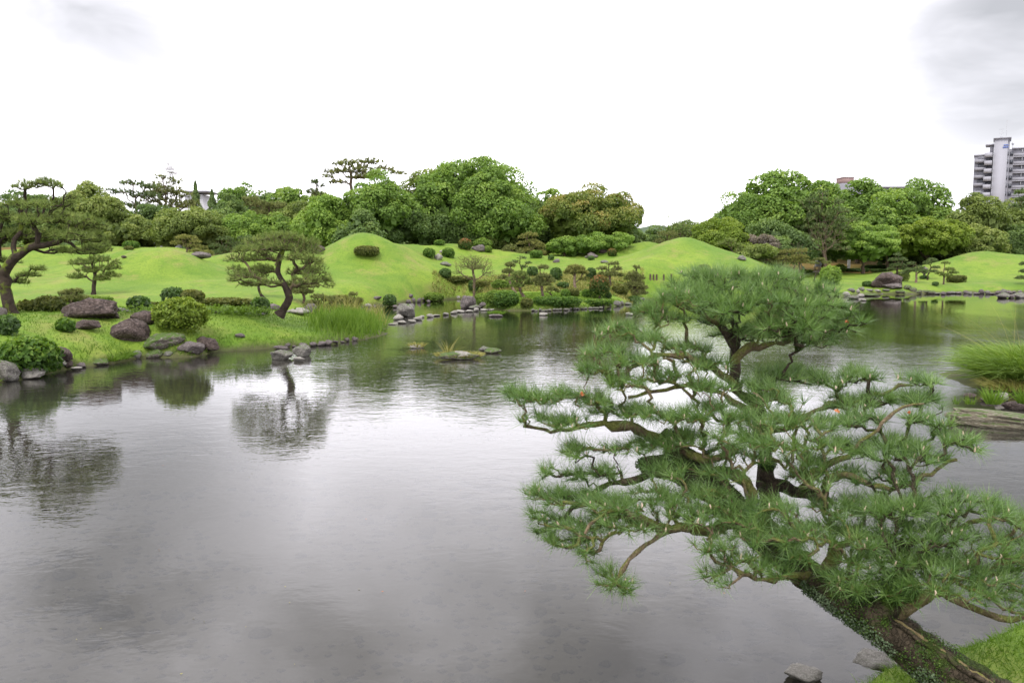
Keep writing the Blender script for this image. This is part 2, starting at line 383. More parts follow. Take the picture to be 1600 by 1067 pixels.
def height(X, Y, fine=True):
    X = np.asarray(X, float); Y = np.asarray(Y, float)
    dA, dB, dD, dE = (sdist(p, X, Y) for p in (LA, LB, LD, LE))
    XY = np.stack([X.ravel(), Y.ravel(), 0 * X.ravel()], 1)
    wob = (snoise(XY, .5, 6).reshape(X.shape)) * .18 + snoise(XY, 1.6, 5, 3).reshape(X.shape) * .07
    dA = dA + wob * 1.2; dB = dB + wob * 1.5; dD = dD + wob * .6; dE = dE + wob * .3
    u = X / np.maximum(Y, 1)
    zA = (1.14 - .62 * sstep(X, -11, -6.5) + .1 * sstep(-X, 10, 16)) * (1 - np.exp(-np.maximum(dA, 0) / 1.0))
    left = np.interp(Y, [40, 46, 52, 60, 70, 80, 120], [.85, 1.05, 1.5, 1.9, 2.6, 3.4, 3.8])
    mid = np.interp(Y, [45, 53, 58, 66, 80, 120], [.72, .80, 1.6, 2.1, 3.1, 3.4])
    rgt = np.interp(Y, [70, 76, 98, 110, 130], [.75, .85, 1.25, 2.3, 3.5])
    a = sstep(u, -.1, -.03); b = sstep(u, .29, .37)
    zb = left * (1 - a) + mid * a; zb = zb * (1 - b) + rgt * b
    acc = np.zeros_like(X)
    for (p, q, w1, w2, pw) in MOUNDS:
        e = q[:2] - p[:2]; L = e @ e
        t = np.zeros_like(X) if L < 1e-6 else np.clip(((X - p[0]) * e[0] + (Y - p[1]) * e[1]) / L, 0, 1)
        d = np.hypot(X - p[0] - t * e[0], Y - p[1] - t * e[1])
        top = p[2] + t * (q[2] - p[2])
        acc += (np.maximum(top - zb, 0) * np.exp(-(d / w1) ** pw)) ** 5
    zB = (zb + acc ** .2) * (1 - np.exp(-np.maximum(dB, 0) / .9))
    zD = .22 * (1 - np.exp(-np.maximum(dD, 0) / .5))
    zE = .5 * (1 - np.exp(-np.maximum(dE, 0) / .16)) + .9 * sstep(-Y, -3.2, 0)
    z = np.maximum.reduce([np.where(dA > 0, zA, -9), np.where(dB > 0, zB, -9), np.where(dD > 0, zD, -9), np.where(dE > 0, zE, -9)])
    d = np.maximum.reduce([dA, dB, dD, dE])
    bed = -.52 * (1 - np.exp(np.minimum(d, 0) / 1.3))
    z = np.where(d > 0, z, bed)
    if fine: z = z + snoise(XY, 3.1, 6, 9).reshape(X.shape) * .025 * np.where(d > .3, 1, .35) + snoise(XY, .35, 5, 5).reshape(X.shape) * .07 * (Y > 38) * np.clip(d / 3, 0, 1)
    return z, d
def hz(x, y): return float(height(np.array([float(x)]), np.array([float(y)]))[0][0])
_YS = np.concatenate([np.geomspace(3.2, 110, 560), np.linspace(111, 200, 40)])
def ground(px, py):
    """where the view ray of a photo pixel meets the land or the water"""
    r = ray(px, py); X = r[0] * _YS; Z = CAMZ + r[2] * _YS
    h = np.maximum(height(X, _YS, False)[0], 0)
    k = np.argmax(Z <= h)
    if not (Z <= h).any(): k = len(_YS) - 1
    Y = _YS[k]
    if k > 0 and (Z <= h).any():
        g0 = Z[k - 1] - h[k - 1]; g1 = Z[k] - h[k]; Y = _YS[k - 1] + (Y - _YS[k - 1]) * g0 / (g0 - g1 + 1e-9)
    p = np.array([r[0] * Y, Y, CAMZ + r[2] * Y]); p[2] = max(hz(p[0], p[1]), 0.); return p

def lawnmat(name='lawn'):
    m, t, b = material(name, .8, .15)
    pos = t.new('ShaderNodeNewGeometry').outputs['Position']
    n1 = t.noise(pos, .16, 5, .6, .6); n2 = t.noise(pos, 1.1, 5, .65); n3 = t.noise(t.mapping(pos, (1, .6, 1)), 9, 4, .7)
    c = t.mix(t.ramp(n1, [(.35, 0.), (.65, 1.)]), (.100, .178, .020), (.172, .245, .030))
    c = t.mix(t.math('MULTIPLY', t.ramp(n2, [(.5, 0.), (.66, 1.)]), .6), c, (.075, .155, .014))
    c = t.mix(t.math('MULTIPLY', t.ramp(t.noise(t.mapping(pos, loc=(4, 9, 2)), .45, 6, .7), [(.52, 0.), (.68, 1.)]), .7), c, (.22, .205, .065))
    c = t.mix(t.math('MULTIPLY', t.ramp(n3, [(.3, 1.), (.55, 0.)]), .45), c, (.045, .09, .012))
    # worn soil and dead grass where the bank is steep
    nz_ = t.new('ShaderNodeSeparateXYZ'); t.put(nz_.inputs[0], t.new('ShaderNodeNewGeometry').outputs['Normal'])
    st = t.math('ADD', nz_.outputs[2], t.math('MULTIPLY', t.math('SUBTRACT', n2, .5), .35))
    c = t.mix(t.math('MULTIPLY', t.ramp(st, [(.48, 1.), (.66, 0.)]), .6), c, (.09, .085, .035))
    zs = t.new('ShaderNodeSeparateXYZ'); t.put(zs.inputs[0], pos)
    c = t.mix(t.ramp(t.math('ADD', zs.outputs[2], t.math('MULTIPLY', t.math('SUBTRACT', n2, .5), .5)), [(.06, .85), (.30, 0.)]), c, (.055, .05, .028))
    t.put(b.inputs['Base Color'], c)
    bp = t.new('ShaderNodeBump'); bp.inputs['Strength'].default_value = .5; bp.inputs['Distance'].default_value = .05
    t.put(bp.inputs['Height'], t.math('ADD', n3, t.noise(pos, 30, 3, .6))); t.put(b.inputs['Normal'], bp.outputs[0])
    return m
M['lawn'] = lawnmat()
m, t, b = material('woodland floor', .9, .1)
pos = t.new('ShaderNodeNewGeometry').outputs['Position']
t.put(b.inputs['Base Color'], t.mix(t.noise(pos, .8, 6, .7), (.05, .06, .015), (.20, .12, .035))); M['floor'] = m
m, t, b = material('silty pond bed', .9, .2)
pos = t.new('ShaderNodeNewGeometry').outputs['Position']
c = t.mix(t.noise(pos, .7, 6, .65), (.05, .046, .04), (.13, .12, .105))
v = t.voro(t.vmath('ADD', pos, t.vmath('MULTIPLY', t.new('ShaderNodeTexNoise').outputs[1], (.1, .1, .1))), 5, 'F1')
c = t.mix(t.math('MULTIPLY', t.ramp(t.noise(pos, 11, 4, .7), [(.4, 0.), (.6, 1.)]), .5), c, (.07, .062, .055))
t.put(b.inputs['Base Color'], c); M['bed'] = m

rows = np.concatenate([np.linspace(-25, 1.6, 24), np.geomspace(1.75, 118, 450), np.geomspace(121, 1400, 26)])
ncol = 400; uu = np.linspace(-1, 1, ncol); uu = uu * (.75 + .25 * uu ** 2)
GX = uu[None] * (np.maximum(rows, 3)[:, None] * 1.15 + 9); GY = np.repeat(rows[:, None], ncol, 1)
GZ, GD = height(GX, GY)
far = sstep(GY, 125, 160); GZ = GZ * (1 - far) + 3.2 * far
TV = np.stack([GX, GY, GZ], -1).reshape(-1, 3)
ii, jj = np.meshgrid(np.arange(len(rows) - 1), np.arange(ncol - 1), indexing='ij')
q = (ii * ncol + jj); TF = np.stack([q, q + 1, q + ncol + 1, q + ncol], -1).reshape(-1, 4)
zc = GZ.ravel()[TF].mean(1); xc = GX.ravel()[TF].mean(1); yc = GY.ravel()[TF].mean(1); uc = xc / np.maximum(yc, 1)
wood = (yc > np.where(uc < .3, 88, 99) + 2 * np.sin(xc * .4)) | ((uc < -.2) & (yc > 74 + 2 * np.sin(xc * .3))) | ((uc < .04) & (yc > 83))
wood &= ~((uc > .05) & (uc < .14) & (yc < 90))
under = zc < -.04
def sub(name, sel, mat):
    Fs = TF[sel]; used = np.unique(Fs); mp = np.zeros(len(TV), int); mp[used] = np.arange(len(used))
    return tag(mk(name, TV[used], mp[Fs], mat, smooth=True), kind='structure')
sub('lawn', ~under & ~wood, M['lawn']); sub('woodland_floor', ~under & wood, M['floor']); sub('pond_bed', under, M['bed'])

# water
m = bpy.data.materials.new('pond water'); m.use_nodes = True; t = NT(m.node_tree); t.n.clear()
geo = t.new('ShaderNodeNewGeometry'); pos = geo.outputs['Position']
sp = t.new('ShaderNodeSeparateXYZ'); t.put(sp.inputs[0], pos)
fary = t.maprange(sp.outputs[1], 7., 26., 0., 1.)
fary2 = t.maprange(sp.outputs[1], 30., 55., 1., .12)
patch = t.maprange(t.noise(t.mapping(pos, (1, .5, 1)), .16, 3, .5), .38, .62, .25, 1.)
amp = t.math('MULTIPLY', t.math('MULTIPLY', t.math('ADD', t.math('MULTIPLY', fary, .85), .15), fary2), patch)
w1 = t.noise(t.mapping(pos, (1., 1.7, 1), rot=(0, 0, .25)), 2.6, 3, .55, .5)
w2 = t.noise(t.mapping(pos, (1, 1.5, 1), rot=(0, 0, -.4)), 8.5, 2, .5, .3)
w3 = t.noise(t.mapping(pos, (1, 1.4, 1)), .7, 2, .5)
hh = t.math('ADD', t.math('ADD', t.math('MULTIPLY', w1, .0135), t.math('MULTIPLY', w2, .0045)), t.math('MULTIPLY', w3, .014))
bp = t.new('ShaderNodeBump'); bp.inputs['Strength'].default_value = 1; bp.inputs['Distance'].default_value = 1.
t.put(bp.inputs['Height'], t.math('MULTIPLY', hh, amp))
fr = t.new('ShaderNodeFresnel'); fr.inputs['IOR'].default_value = 1.40; t.put(fr.inputs['Normal'], bp.outputs[0])
gl = t.new('ShaderNodeBsdfGlossy'); gl.inputs['Roughness'].default_value = .015; t.put(gl.inputs['Normal'], bp.outputs[0])
tr = t.new('ShaderNodeBsdfTransparent'); tr.inputs[0].default_value = (.74, .72, .62, 1)
df = t.new('ShaderNodeBsdfDiffuse'); df.inputs[0].default_value = (.060, .059, .052, 1)
body = t.new('ShaderNodeMixShader'); body.inputs[0].default_value = .32; t.put(body.inputs[1], tr.outputs[0]); t.put(body.inputs[2], df.outputs[0])
mx = t.new('ShaderNodeMixShader'); t.put(mx.inputs[0], t.math('MULTIPLY', fr.outputs[0], 1.42, clamp=True)); t.put(mx.inputs[1], body.outputs[0]); t.put(mx.inputs[2], gl.outputs[0])
ou = t.new('ShaderNodeOutputMaterial'); t.put(ou.inputs[0], mx.outputs[0]); M['water'] = m
tag(mk('pond_water', [(-160, -8, 0), (160, -8, 0), (160, 110, 0), (-160, 110, 0)], [(0, 1, 2, 3)], m), kind='structure')
# ------------------------------------------------------------------ rocks
def rock_verts(rng, sub=3, planes=17, rough=.085):
    V, Fc = ICO[sub]
    n = unit(rng.normal(size=(planes, 3))); d = rng.uniform(.55, 1., planes)
    dots = V @ n.T
    r = np.min(np.where(dots > .05, d / np.maximum(dots, .05), 9), axis=1)
    r = np.minimum(r, 1.05)
    o = int(rng.integers(0, 20))
    r = r * (1 + rough * snoise(V, 2.2, 6, o) + rough * .6 * snoise(V, 6, 6, o + 3) + rough * .3 * snoise(V, 14, 6, o + 5))
    W = V * r[:, None]
    mn, mx = W.min(0), W.max(0)
    return (W - (mn + mx) / 2) / ((mx - mn) / 2), Fc
ROCKMESH = {}
def rock(px, py, w, h, mat, label, cat='rock', name='rock', seed=0, sub=3, group=None, sink=.18, depth=.8, tilt=0, share=None, pos=None):
    jr = random.Random(px * 31 + py * 7)
    if share is not None: w *= jr.uniform(.75, 1.3); h *= jr.uniform(.6, 1.35); px += jr.uniform(-1.5, 1.5); py += jr.uniform(-.7, .7)
    p = ground(px, py) if pos is None else np.array(pos, float)
    sc = math.hypot(p[1], CAMZ - p[2]) / F
    Wm, Hm = w * sc, h * sc
    key = share
    if key is not None and (key, mat) in ROCKMESH:
        me = ROCKMESH[(key, mat)]
        o = bpy.data.objects.new(name, me); COL.objects.link(o)
    else:
        rng = np.random.default_rng(seed + int(px * 7 + py * 13) if key is None else key * 77 + 5)
        V, Fc = rock_verts(rng, sub)
        o = mk(name, V, Fc, M[mat], smooth=True)
        if key is not None: ROCKMESH[(key, mat)] = o.data
    k = 1 + sink
    o.scale = (Wm / 2, Wm / 2 * depth, Hm * k / 2)
    o.rotation_euler = (0, tilt, random.Random(px * 3 + py).uniform(-.35, .35) if tilt else random.Random(px * 3 + py).uniform(-.3, .3))
    if share is not None: o.rotation_euler = (0, jr.uniform(-.12, .12), jr.uniform(-3.1, 3.1))
    o.location = (p[0], p[1] + Wm / 2 * depth * .55, p[2] + Hm * (1 - k / 2))
    return tag(o, label, cat, group)

# ------------------------------------------------------------------ shrubs
def shrub_mesh(rng, w, d, h, leaf, n, power=2.4, lump=.06, topv=0., asp=.55, dome=True):
    """leaves in a shell over a rounded clipped form, sitting on z = 0"""
    u = unit(rng.normal(size=(n, 3)))
    if dome: u[:, 2] = np.abs(u[:, 2]) * np.where(rng.random(n) < .8, 1, -.55)
    r = (np.abs(u[:, 0]) ** power + np.abs(u[:, 1]) ** power + np.abs(u[:, 2]) ** power) ** (-1 / power)
    o = int(rng.integers(0, 20))
    lum = snoise(u, 3.5, 8, o)
    r = r * (1 + lump * lum) * rng.uniform(.84, 1.07, n)
    P = u * r[:, None] * np.array([w / 2, d / 2, h * .58]); P[:, 2] += h * .42
    N = unit(u / np.array([w, d, h])) + rng.normal(size=(n, 3)) * .75
    V, Fc = cards(P, N, leaf * rng.uniform(.7, 1.4, n), rng, asp, .12)
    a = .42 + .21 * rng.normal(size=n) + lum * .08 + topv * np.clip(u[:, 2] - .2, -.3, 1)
    # inner mass of twigs and leaves
    C, CF = ICO[2]; rc = (np.abs(C) ** power).sum(1) ** (-1 / power)
    CV = C * rc[:, None] * np.array([w / 2, d / 2, h * .58]) * .74; CV[:, 2] += h * .42
    CV[:, 2] = np.maximum(CV[:, 2], .0)
    return V, Fc, np.repeat(a, 4), CV, CF
def shrub(px, py, w, h, mat, label, cat='shrub', name='clipped_shrub', leaf=.09, dens=1., power=2.4, lump=.05, topv=.25, depth=.9, seed=0, group=None, stem=True, trunk=0.):
    p = ground(px, py); sc = math.hypot(p[1], CAMZ - p[2]) / F
    Wm, Hm = w * sc, h * sc; Dm = max(Wm * depth, .3) if w < 3.2 * h else Wm * .45
    p[1] += Dm * .4; p[2] = max(hz(p[0], p[1]), 0)
    rng = np.random.default_rng(seed + int(px * 11 + py * 5))
    area = 3.2 * (Wm * Dm / 3 + (Wm + Dm) * Hm / 2)
    leaf *= 1.25
    n = int(min(8000, max(300, dens * 3.4 * area / (leaf * leaf * .5))))
    leaf_ = leaf
    V, Fc, a, CV, CF = shrub_mesh(rng, Wm, Dm, Hm * (1 - trunk), leaf_, n, power, lump, topv)
    V[:, 2] += Hm * trunk; CV[:, 2] += Hm * trunk
    t = thing(name, label, cat, p, group)
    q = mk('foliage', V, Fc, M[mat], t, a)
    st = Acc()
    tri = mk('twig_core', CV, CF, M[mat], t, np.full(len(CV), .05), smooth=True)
    if trunk:
        s = Acc()
        for k in range(3):
            a0 = rng.uniform(0, 6.28); s.add(*tube([(0, 0, -.1), (.04 * math.cos(a0), .04 * math.sin(a0), Hm * trunk * .6), (.15 * math.cos(a0), .15 * math.sin(a0), Hm * (trunk + .25))], [.05, .04, .02], 5))
        s.mk('stem', M['bark_mid'], t)
    return t

# ------------------------------------------------------------------ broadleaf crowns
def crown_arrays(rng, ells, puff, npuff, nleaf, leaf, flat_=.75, asp=.6, low=-.35, core=.56, vtop=.18, upn=.35):
    C = np.array([e[:3] for e in ells]); R = np.array([e[3:6] for e in ells])
    area = (R[:, 0] * R[:, 2]) ** .8; pr = area / area.sum()
    Ps = []; Ds = []
    tries = 0
    while sum(len(x) for x in Ps) < npuff and tries < 30:
        tries += 1
        k = rng.choice(len(ells), size=npuff, p=pr)
        d = unit(rng.normal(size=(npuff, 3))); d = d[(d[:, 2] > low)]; k = k[:len(d)]
        P = C[k] + d * R[k] * rng.uniform(.82, 1.0, (len(d), 1))
        ok = np.ones(len(P), bool)
        for j in range(len(ells)):
            q = (((P - C[j]) / R[j]) ** 2).sum(1)
            ok &= (q > .62) | (k == j)
        Ps.append(P[ok]); Ds.append(d[ok])
    P = np.concatenate(Ps)[:npuff]; D = np.concatenate(Ds)[:npuff]; n = len(P)
    pr_ = puff * rng.uniform(.55, 1.3, n); pv = rng.normal(size=n) * .13
    idx = np.repeat(np.arange(n), nleaf)
    u = unit(rng.normal(size=(len(idx), 3)) + D[idx] * .55 + np.array([0, 0, .25]))
    rad = pr_[idx] * rng.uniform(.55, 1.0, len(idx)) ** .6
    L = P[idx] + u * rad[:, None] * np.array([1, 1, flat_])
    N = u * .7 + np.array([0, 0, upn]) + rng.normal(size=(len(idx), 3)) * .5
    V, Fc = cards(L, N, leaf * rng.uniform(.65, 1.35, len(idx)), rng, asp, .1)
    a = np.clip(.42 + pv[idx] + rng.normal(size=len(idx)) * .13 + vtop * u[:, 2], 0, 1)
    a = np.repeat(a, 4)
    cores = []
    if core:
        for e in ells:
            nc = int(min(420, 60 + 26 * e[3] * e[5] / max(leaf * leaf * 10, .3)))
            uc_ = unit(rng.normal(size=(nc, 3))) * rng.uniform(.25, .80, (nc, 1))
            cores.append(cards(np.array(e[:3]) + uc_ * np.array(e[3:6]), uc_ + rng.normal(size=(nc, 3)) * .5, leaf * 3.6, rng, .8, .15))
    return V, Fc, a, cores
def limb_acc(rng, base, targets, r0, k=6, wob=.12, trunk_h=None):
    """a trunk that divides into limbs reaching the given points"""
    acc = Acc(); base = np.array(base, float); T = np.array(targets, float)
    fork = base + (T.mean(0) - base) * np.array([.4, .4, .5]) if trunk_h is None else base + np.array([rng.normal() * .15, 0, trunk_h])
    ts = np.linspace(0, 1, 6)[:, None]
    P = base + (fork - base) * ts + rng.normal(size=(6, 3)) * wob * .4 * np.array([1, 1, 0]) * np.sin(ts * 3.14)
    acc.add(*tube(P, r0 * (1.25 - .55 * ts[:, 0]) * np.where(ts[:, 0] == 0, 1.3, 1), k + 2))
    for tg in T:
        mid = (fork + tg) / 2 + np.array([0, 0, .12 * np.linalg.norm(tg - fork)])
        ts = np.linspace(0, 1, 7)[:, None]
        Q = (1 - ts) ** 2 * fork + 2 * ts * (1 - ts) * mid + ts ** 2 * tg + rng.normal(size=(7, 3)) * wob * np.sin(ts * 3.14)
        acc.add(*tube(Q, r0 * .55 * (1 - .8 * ts[:, 0]), k))
    return acc
def tree(px, ptop, w, pbase, Y, mat, label, seed=0, puff=1.2, leaf=.34, dens=1., nlobes=6, core=.56, bark='bark_mid', group=None,
         low=-.35, flat_=.75, vtop=.18, round_=.6, cat='tree', name='broadleaf_tree', trunk_h=None, asp=.6, upn=.35, skirt=.12):
    rng = np.random.default_rng(1000 + seed + int(px)); leaf *= .84 if Y < 95 else 1.
    if 600 < px < 870 and Y < 84: Y += 9
    top = at(px, ptop, Y); sc = Y / F
    x0, zt = top[0], top[2]; zb = hz(x0, Y); zb = 3.2 if Y > 150 else zb
    H = zt - zb; Wm = w * sc
    zlow = zb + H * skirt
    cz = (zt + zlow) / 2; rz = (zt - zlow) / 2
    ells = [(0, 0, cz - zb, Wm * .36, Wm * .34, rz * .93)]
    for k in range(nlobes):
        a = 2 * math.pi * (k + rng.uniform(-.3, .3)) / nlobes
        rr = rng.uniform(.19, .27) * Wm
        hx = math.cos(a) * (Wm / 2 - rr); hy = math.sin(a) * (Wm / 2 - rr) * .85
        hh_ = rng.uniform(-.55, .35) * rz * round_ - (0.1 * rz)
        ells.append((hx, hy, cz - zb + hh_, rr, rr, min(rr * rng.uniform(.8, 1.1), rz * .75)))
    ells = np.array(ells)
    p_ = puff
    area = Wm * (rz * 2) * 1.6
    npf = int(max(14, dens * area / (p_ * p_ * 1.05)))
    nl = int(max(24, 2.1 * (4 * math.pi * p_ * p_ * .6) / (leaf * leaf * asp * .5) * .245))
    V, Fc, a, cores = crown_arrays(rng, ells, p_, npf, nl, leaf, flat_, asp, low, core, vtop, upn)
    t = thing(name, label, cat, (x0, Y, zb), group)
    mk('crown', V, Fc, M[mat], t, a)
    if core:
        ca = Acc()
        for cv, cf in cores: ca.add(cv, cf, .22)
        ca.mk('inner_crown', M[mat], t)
    tg = [np.array([e[0] * .8, e[1] * .8, e[2] - e[5] * .1]) for e in ells]
    limb_acc(rng, (0, 0, -.3), tg, max(.12, Wm * .028), 6, .15, trunk_h).mk('trunk', M[bark], t, smooth=True)
    return t

# ------------------------------------------------------------------ branching trees (pines, bare trees)
def grow(rng, P0, par0, r0, grp0, A, alf=.35, step=.12, jit=.25, ban=0):
    """join every tip in A to the nearest living branch, short total paths preferred"""
    n0 = len(P0); N = len(A)
    cap_ = n0 + int(N * 12) + 5000
    P = np.zeros((cap_, 3)); P[:n0] = P0; par = np.full(cap_, -1); par[:n0] = par0
    pl = np.zeros(cap_); grp = np.zeros(cap_, int); grp[:n0] = grp0
    for i in range(n0):
        if par[i] >= 0: pl[i] = pl[par[i]] + np.linalg.norm(P[i] - P[par[i]])
    n = n0
    D = np.linalg.norm(A[:, None] - P[None, :n0], axis=2) + alf * pl[None, :n0]
    D[:, :ban] += 1e4
    bp_ = D.argmin(1); bc = D.min(1); done = np.zeros(N, bool); tips = np.full(N, -1)
    for _ in range(N):
        i = int(np.argmin(np.where(done, 1e9, bc))); done[i] = True
        q = bp_[i]; d = A[i] - P[q]; L = np.linalg.norm(d)
        s = max(1, int(round(L / step))); s = min(s, 14); last = q
        if n + s + 2 >= cap_: break
        new = []
        for k in range(1, s + 1):
            c = P[q] + d * (k / s)
            if k < s: c = c + rng.normal(size=3) * jit * step * np.array([1, 1, .8]) - np.array([0, 0, .10 * L * math.sin(math.pi * k / s)])
            P[n] = c; par[n] = last; pl[n] = pl[last] + np.linalg.norm(c - P[last]); grp[n] = grp[q]
            last = n; new.append(n); n += 1
        tips[i] = last
        nw = P[new]; dd = np.linalg.norm(A[:, None] - nw[None], axis=2) + alf * pl[new][None]
        m_ = dd.min(1); am = dd.argmin(1); up = m_ < bc
        bc = np.where(up, m_, bc); bp_ = np.where(up, np.array(new)[am], bp_)
    return P[:n], par[:n], grp[:n], tips[tips >= 0]
def radii(P, par, tips, rt, ex, r0=None):
    n = len(P); c = np.zeros(n); c[tips] += 1
    for i in range(n - 1, -1, -1):
        if par[i] >= 0: c[par[i]] += c[i]
    r = rt * np.maximum(c, 1) ** ex
    if r0 is not None: r[:len(r0)] = np.maximum(r[:len(r0)], r0)
    return r, c
def wood_accs(P, par, r, c, grp, kthin=4, kthick=7, thick=.03):
    n = len(P); best = {}
    for i in range(n):
        q = par[i]
        if q >= 0 and (q not in best or c[i] + 1e5 * (grp[i] == grp[q]) > c[best[q]] + 1e5 * (grp[best[q]] == grp[q])): best[q] = i
    accs = {}
    for i in range(n):
        q = par[i]
        if q >= 0 and best.get(q) == i: continue
        chain = [i]
        while chain[-1] in best: chain.append(best[chain[-1]])
        pts = P[chain]; rr = r[chain]
        if q >= 0: pts = np.vstack([P[q], pts]); rr = np.concatenate([[min(rr[0] * 1.25, r[q])], rr])
        if len(pts) < 2: continue
        g = grp[i]; accs.setdefault(int(g), Acc()).add(*tube(pts, rr, kthick if rr[0] > thick else kthin))
    return accs
def padpts(rng, pads, n):
    """tips scattered in flat foliage pads: pad = centre xyz, radius x, y, z"""
    pads = np.array(pads, float); vol = pads[:, 3] * np.maximum(pads[:, 4], .05) * np.maximum(pads[:, 5], .05) ** .3
    k = rng.choice(len(pads), n, p=vol / vol.sum())
    u = unit(rng.normal(size=(n, 3))) * rng.random((n, 1)) ** .4
    u[:, 2] = np.abs(u[:, 2]) * 1.5 - .6
    return pads[k, :3] + u * pads[k, 3:6], k
def tufts(P, D, rng, n, L, Wd, up=.55, spread=.75):
    m = len(P); idx = np.repeat(np.arange(m), n)
    d = unit(unit(D)[idx] * (1 - up) + np.array([0, 0, up]) + rng.normal(size=(len(idx), 3)) * spread * .55)
    ln = L * rng.uniform(.65, 1.15, len(idx)); a = np.clip(.45 + .18 * rng.normal(size=m)[idx] + .1 * rng.normal(size=len(idx)), 0, 1)
    V, Fc = blades(P[idx] - unit(D)[idx] * (rng.random((len(idx), 1)) * L * .25), d, ln, Wd, rng)
    return V, Fc, np.repeat(a, 3)
def garden_pine(trunk, pads, label, ntips, needle=10, nlen=.12, nwid=.03, mat='needle_left', bark='bark_mid', twig='twig_far', r_base=.15, r_top=.04,
                seed=0, alf=.4, step=.16, jit=.22, rt=.008, ex=.45, group=None, cat='pine', name='garden_pine', base=None, leafy=False, up=.55, limbs=(), spread=.75, ban=.36):
    """trunk and pads in metres (world)"""
    rng = np.random.default_rng(500 + seed)
    T = np.array(trunk, float); base = T[0].copy() if base is None else np.array(base, float)
    # resample trunk
    seg = np.concatenate([[0], np.cumsum(np.linalg.norm(np.diff(T, axis=0), axis=1))]); m_ = max(6, int(seg[-1] / step))
    s_ = np.linspace(0, seg[-1], m_); TP = np.stack([np.interp(s_, seg, T[:, k]) for k in range(3)], 1)
    for _ in range(2): TP[1:-1] = (TP[:-2] + TP[1:-1] * 2 + TP[2:]) / 4
    TP[1:-1] += rng.normal(size=(m_ - 2, 3)) * step * .10
    r0 = r_base + (r_top - r_base) * (s_ / seg[-1]) ** .8; r0[0] *= 1.35
    P0 = TP; par0 = np.arange(m_) - 1; g0 = np.zeros(m_, int)
    A, kpad = padpts(rng, pads, ntips)
    P, par, grp, tips = grow(rng, P0, par0, g0 * 0, g0, A, alf, step, jit, int(m_ * ban))
    r, c = radii(P, par, tips, rt, ex, r0); r[m_:] = np.minimum(r[m_:], r_base * .38)
    g = np.zeros(len(P), int); g[m_:] = 1
    accs = wood_accs(P, par, r, c, g)
    t = thing(name, label, cat, base, group)
    mv = -base
    for gi, ac in accs.items():
        V = np.concatenate(ac.V) + mv
        mk('trunk' if gi == 0 else 'branches', V, np.concatenate(ac.F), M[bark] if gi == 0 else M[twig], t, smooth=True)
    if needle:
        D = P[tips] - P[np.maximum(par[tips], 0)]
        P_ = P[tips]
        if leafy:
            idx = np.repeat(np.arange(len(P_)), needle)
            Lp = P_[idx] + rng.normal(size=(len(idx), 3)) * nlen * np.array([1, 1, .6])
            V, Fc = cards(Lp, rng.normal(size=(len(idx), 3)) * .6 + np.array([0, 0, .7]), nwid * rng.uniform(.7, 1.3, len(idx)), rng, .6, .1)
            a = np.repeat(np.clip(.45 + .15 * rng.normal(size=len(P_))[idx] + .12 * rng.normal(size=len(idx)), 0, 1), 4)
        else:
            V, Fc, a = tufts(P_, D, rng, needle, nlen, nwid, up, spread)
        mk('foliage', V + mv, Fc, M[mat], t, a)
    return t
# ================================================================== background trees
G = 'leaf_green'; B_ = 'leaf_bright'; DP = 'leaf_deep'; O = 'leaf_olive'; YL = 'leaf_yellow'
T_ = tree
# left side, back row
T_(140, 288, 96, 392, 80, O, 'dark olive broadleaf tree rising behind the big leaning pine at far left', 1, puff=.8, leaf=.26, nlobes=5, dens=1.2)
T_(40, 302, 190, 388, 86, DP, 'broad dark tree mass glimpsed through the crown of the leftmost pine', 2, puff=1.1)
T_(-90, 310, 180, 390, 86, DP, 'dark tree at the left edge behind the leftmost pine', 3, puff=1.1)
T_(372, 286, 78, 385, 118, G, 'round topped camphor tree between the cypresses and the light round tree, left back row', 4, puff=1.1, leaf=.36)
T_(358, 302, 46, 385, 104, DP, 'dense dark dome shaped evergreen just right of the two pointed cypresses', 5, puff=.8, leaf=.26, nlobes=3)
T_(415, 296, 60, 385, 112, DP, 'bluish dark tree right of the round topped camphor tree in the left back row', 6, puff=.9)
T_(452, 290, 84, 385, 106, G, 'light green round tree in the left back row below the open sky', 7, puff=1.0)
T_(505, 300, 60, 385, 108, O, 'olive tree filling the gap left of the tall pine top', 8, puff=.9)
# left side, front row
T_(200, 336, 96, 390, 80, O, 'soft green tree above the house roof at left', 9, puff=.75, leaf=.24, core=.6, nlobes=6, skirt=.08)
T_(292, 326, 118, 392, 78, O, 'wide olive green tree behind the golden cloud pine', 10, puff=.8, leaf=.24, nlobes=7, skirt=.06)
T_(235, 320, 90, 392, 84, DP, 'dark green tree under the tall open pines at left', 11, puff=.9, leaf=.26)
T_(345, 332, 66, 392, 82, DP, 'shadowy green tree behind the dark cloud pines', 12, puff=.9, leaf=.26)
T_(384, 331, 88, 392, 80, B_, 'fresh bright green tree right above the dark cloud pines', 13, puff=.75, leaf=.24, nlobes=7)
T_(430, 338, 80, 392, 82, G, 'mid green tree directly behind the centre pine crown', 14, puff=.8, leaf=.25)
T_(470, 318, 74, 392, 84, O, 'greyish olive tree left of the bright green maple', 15, puff=.8, leaf=.25)
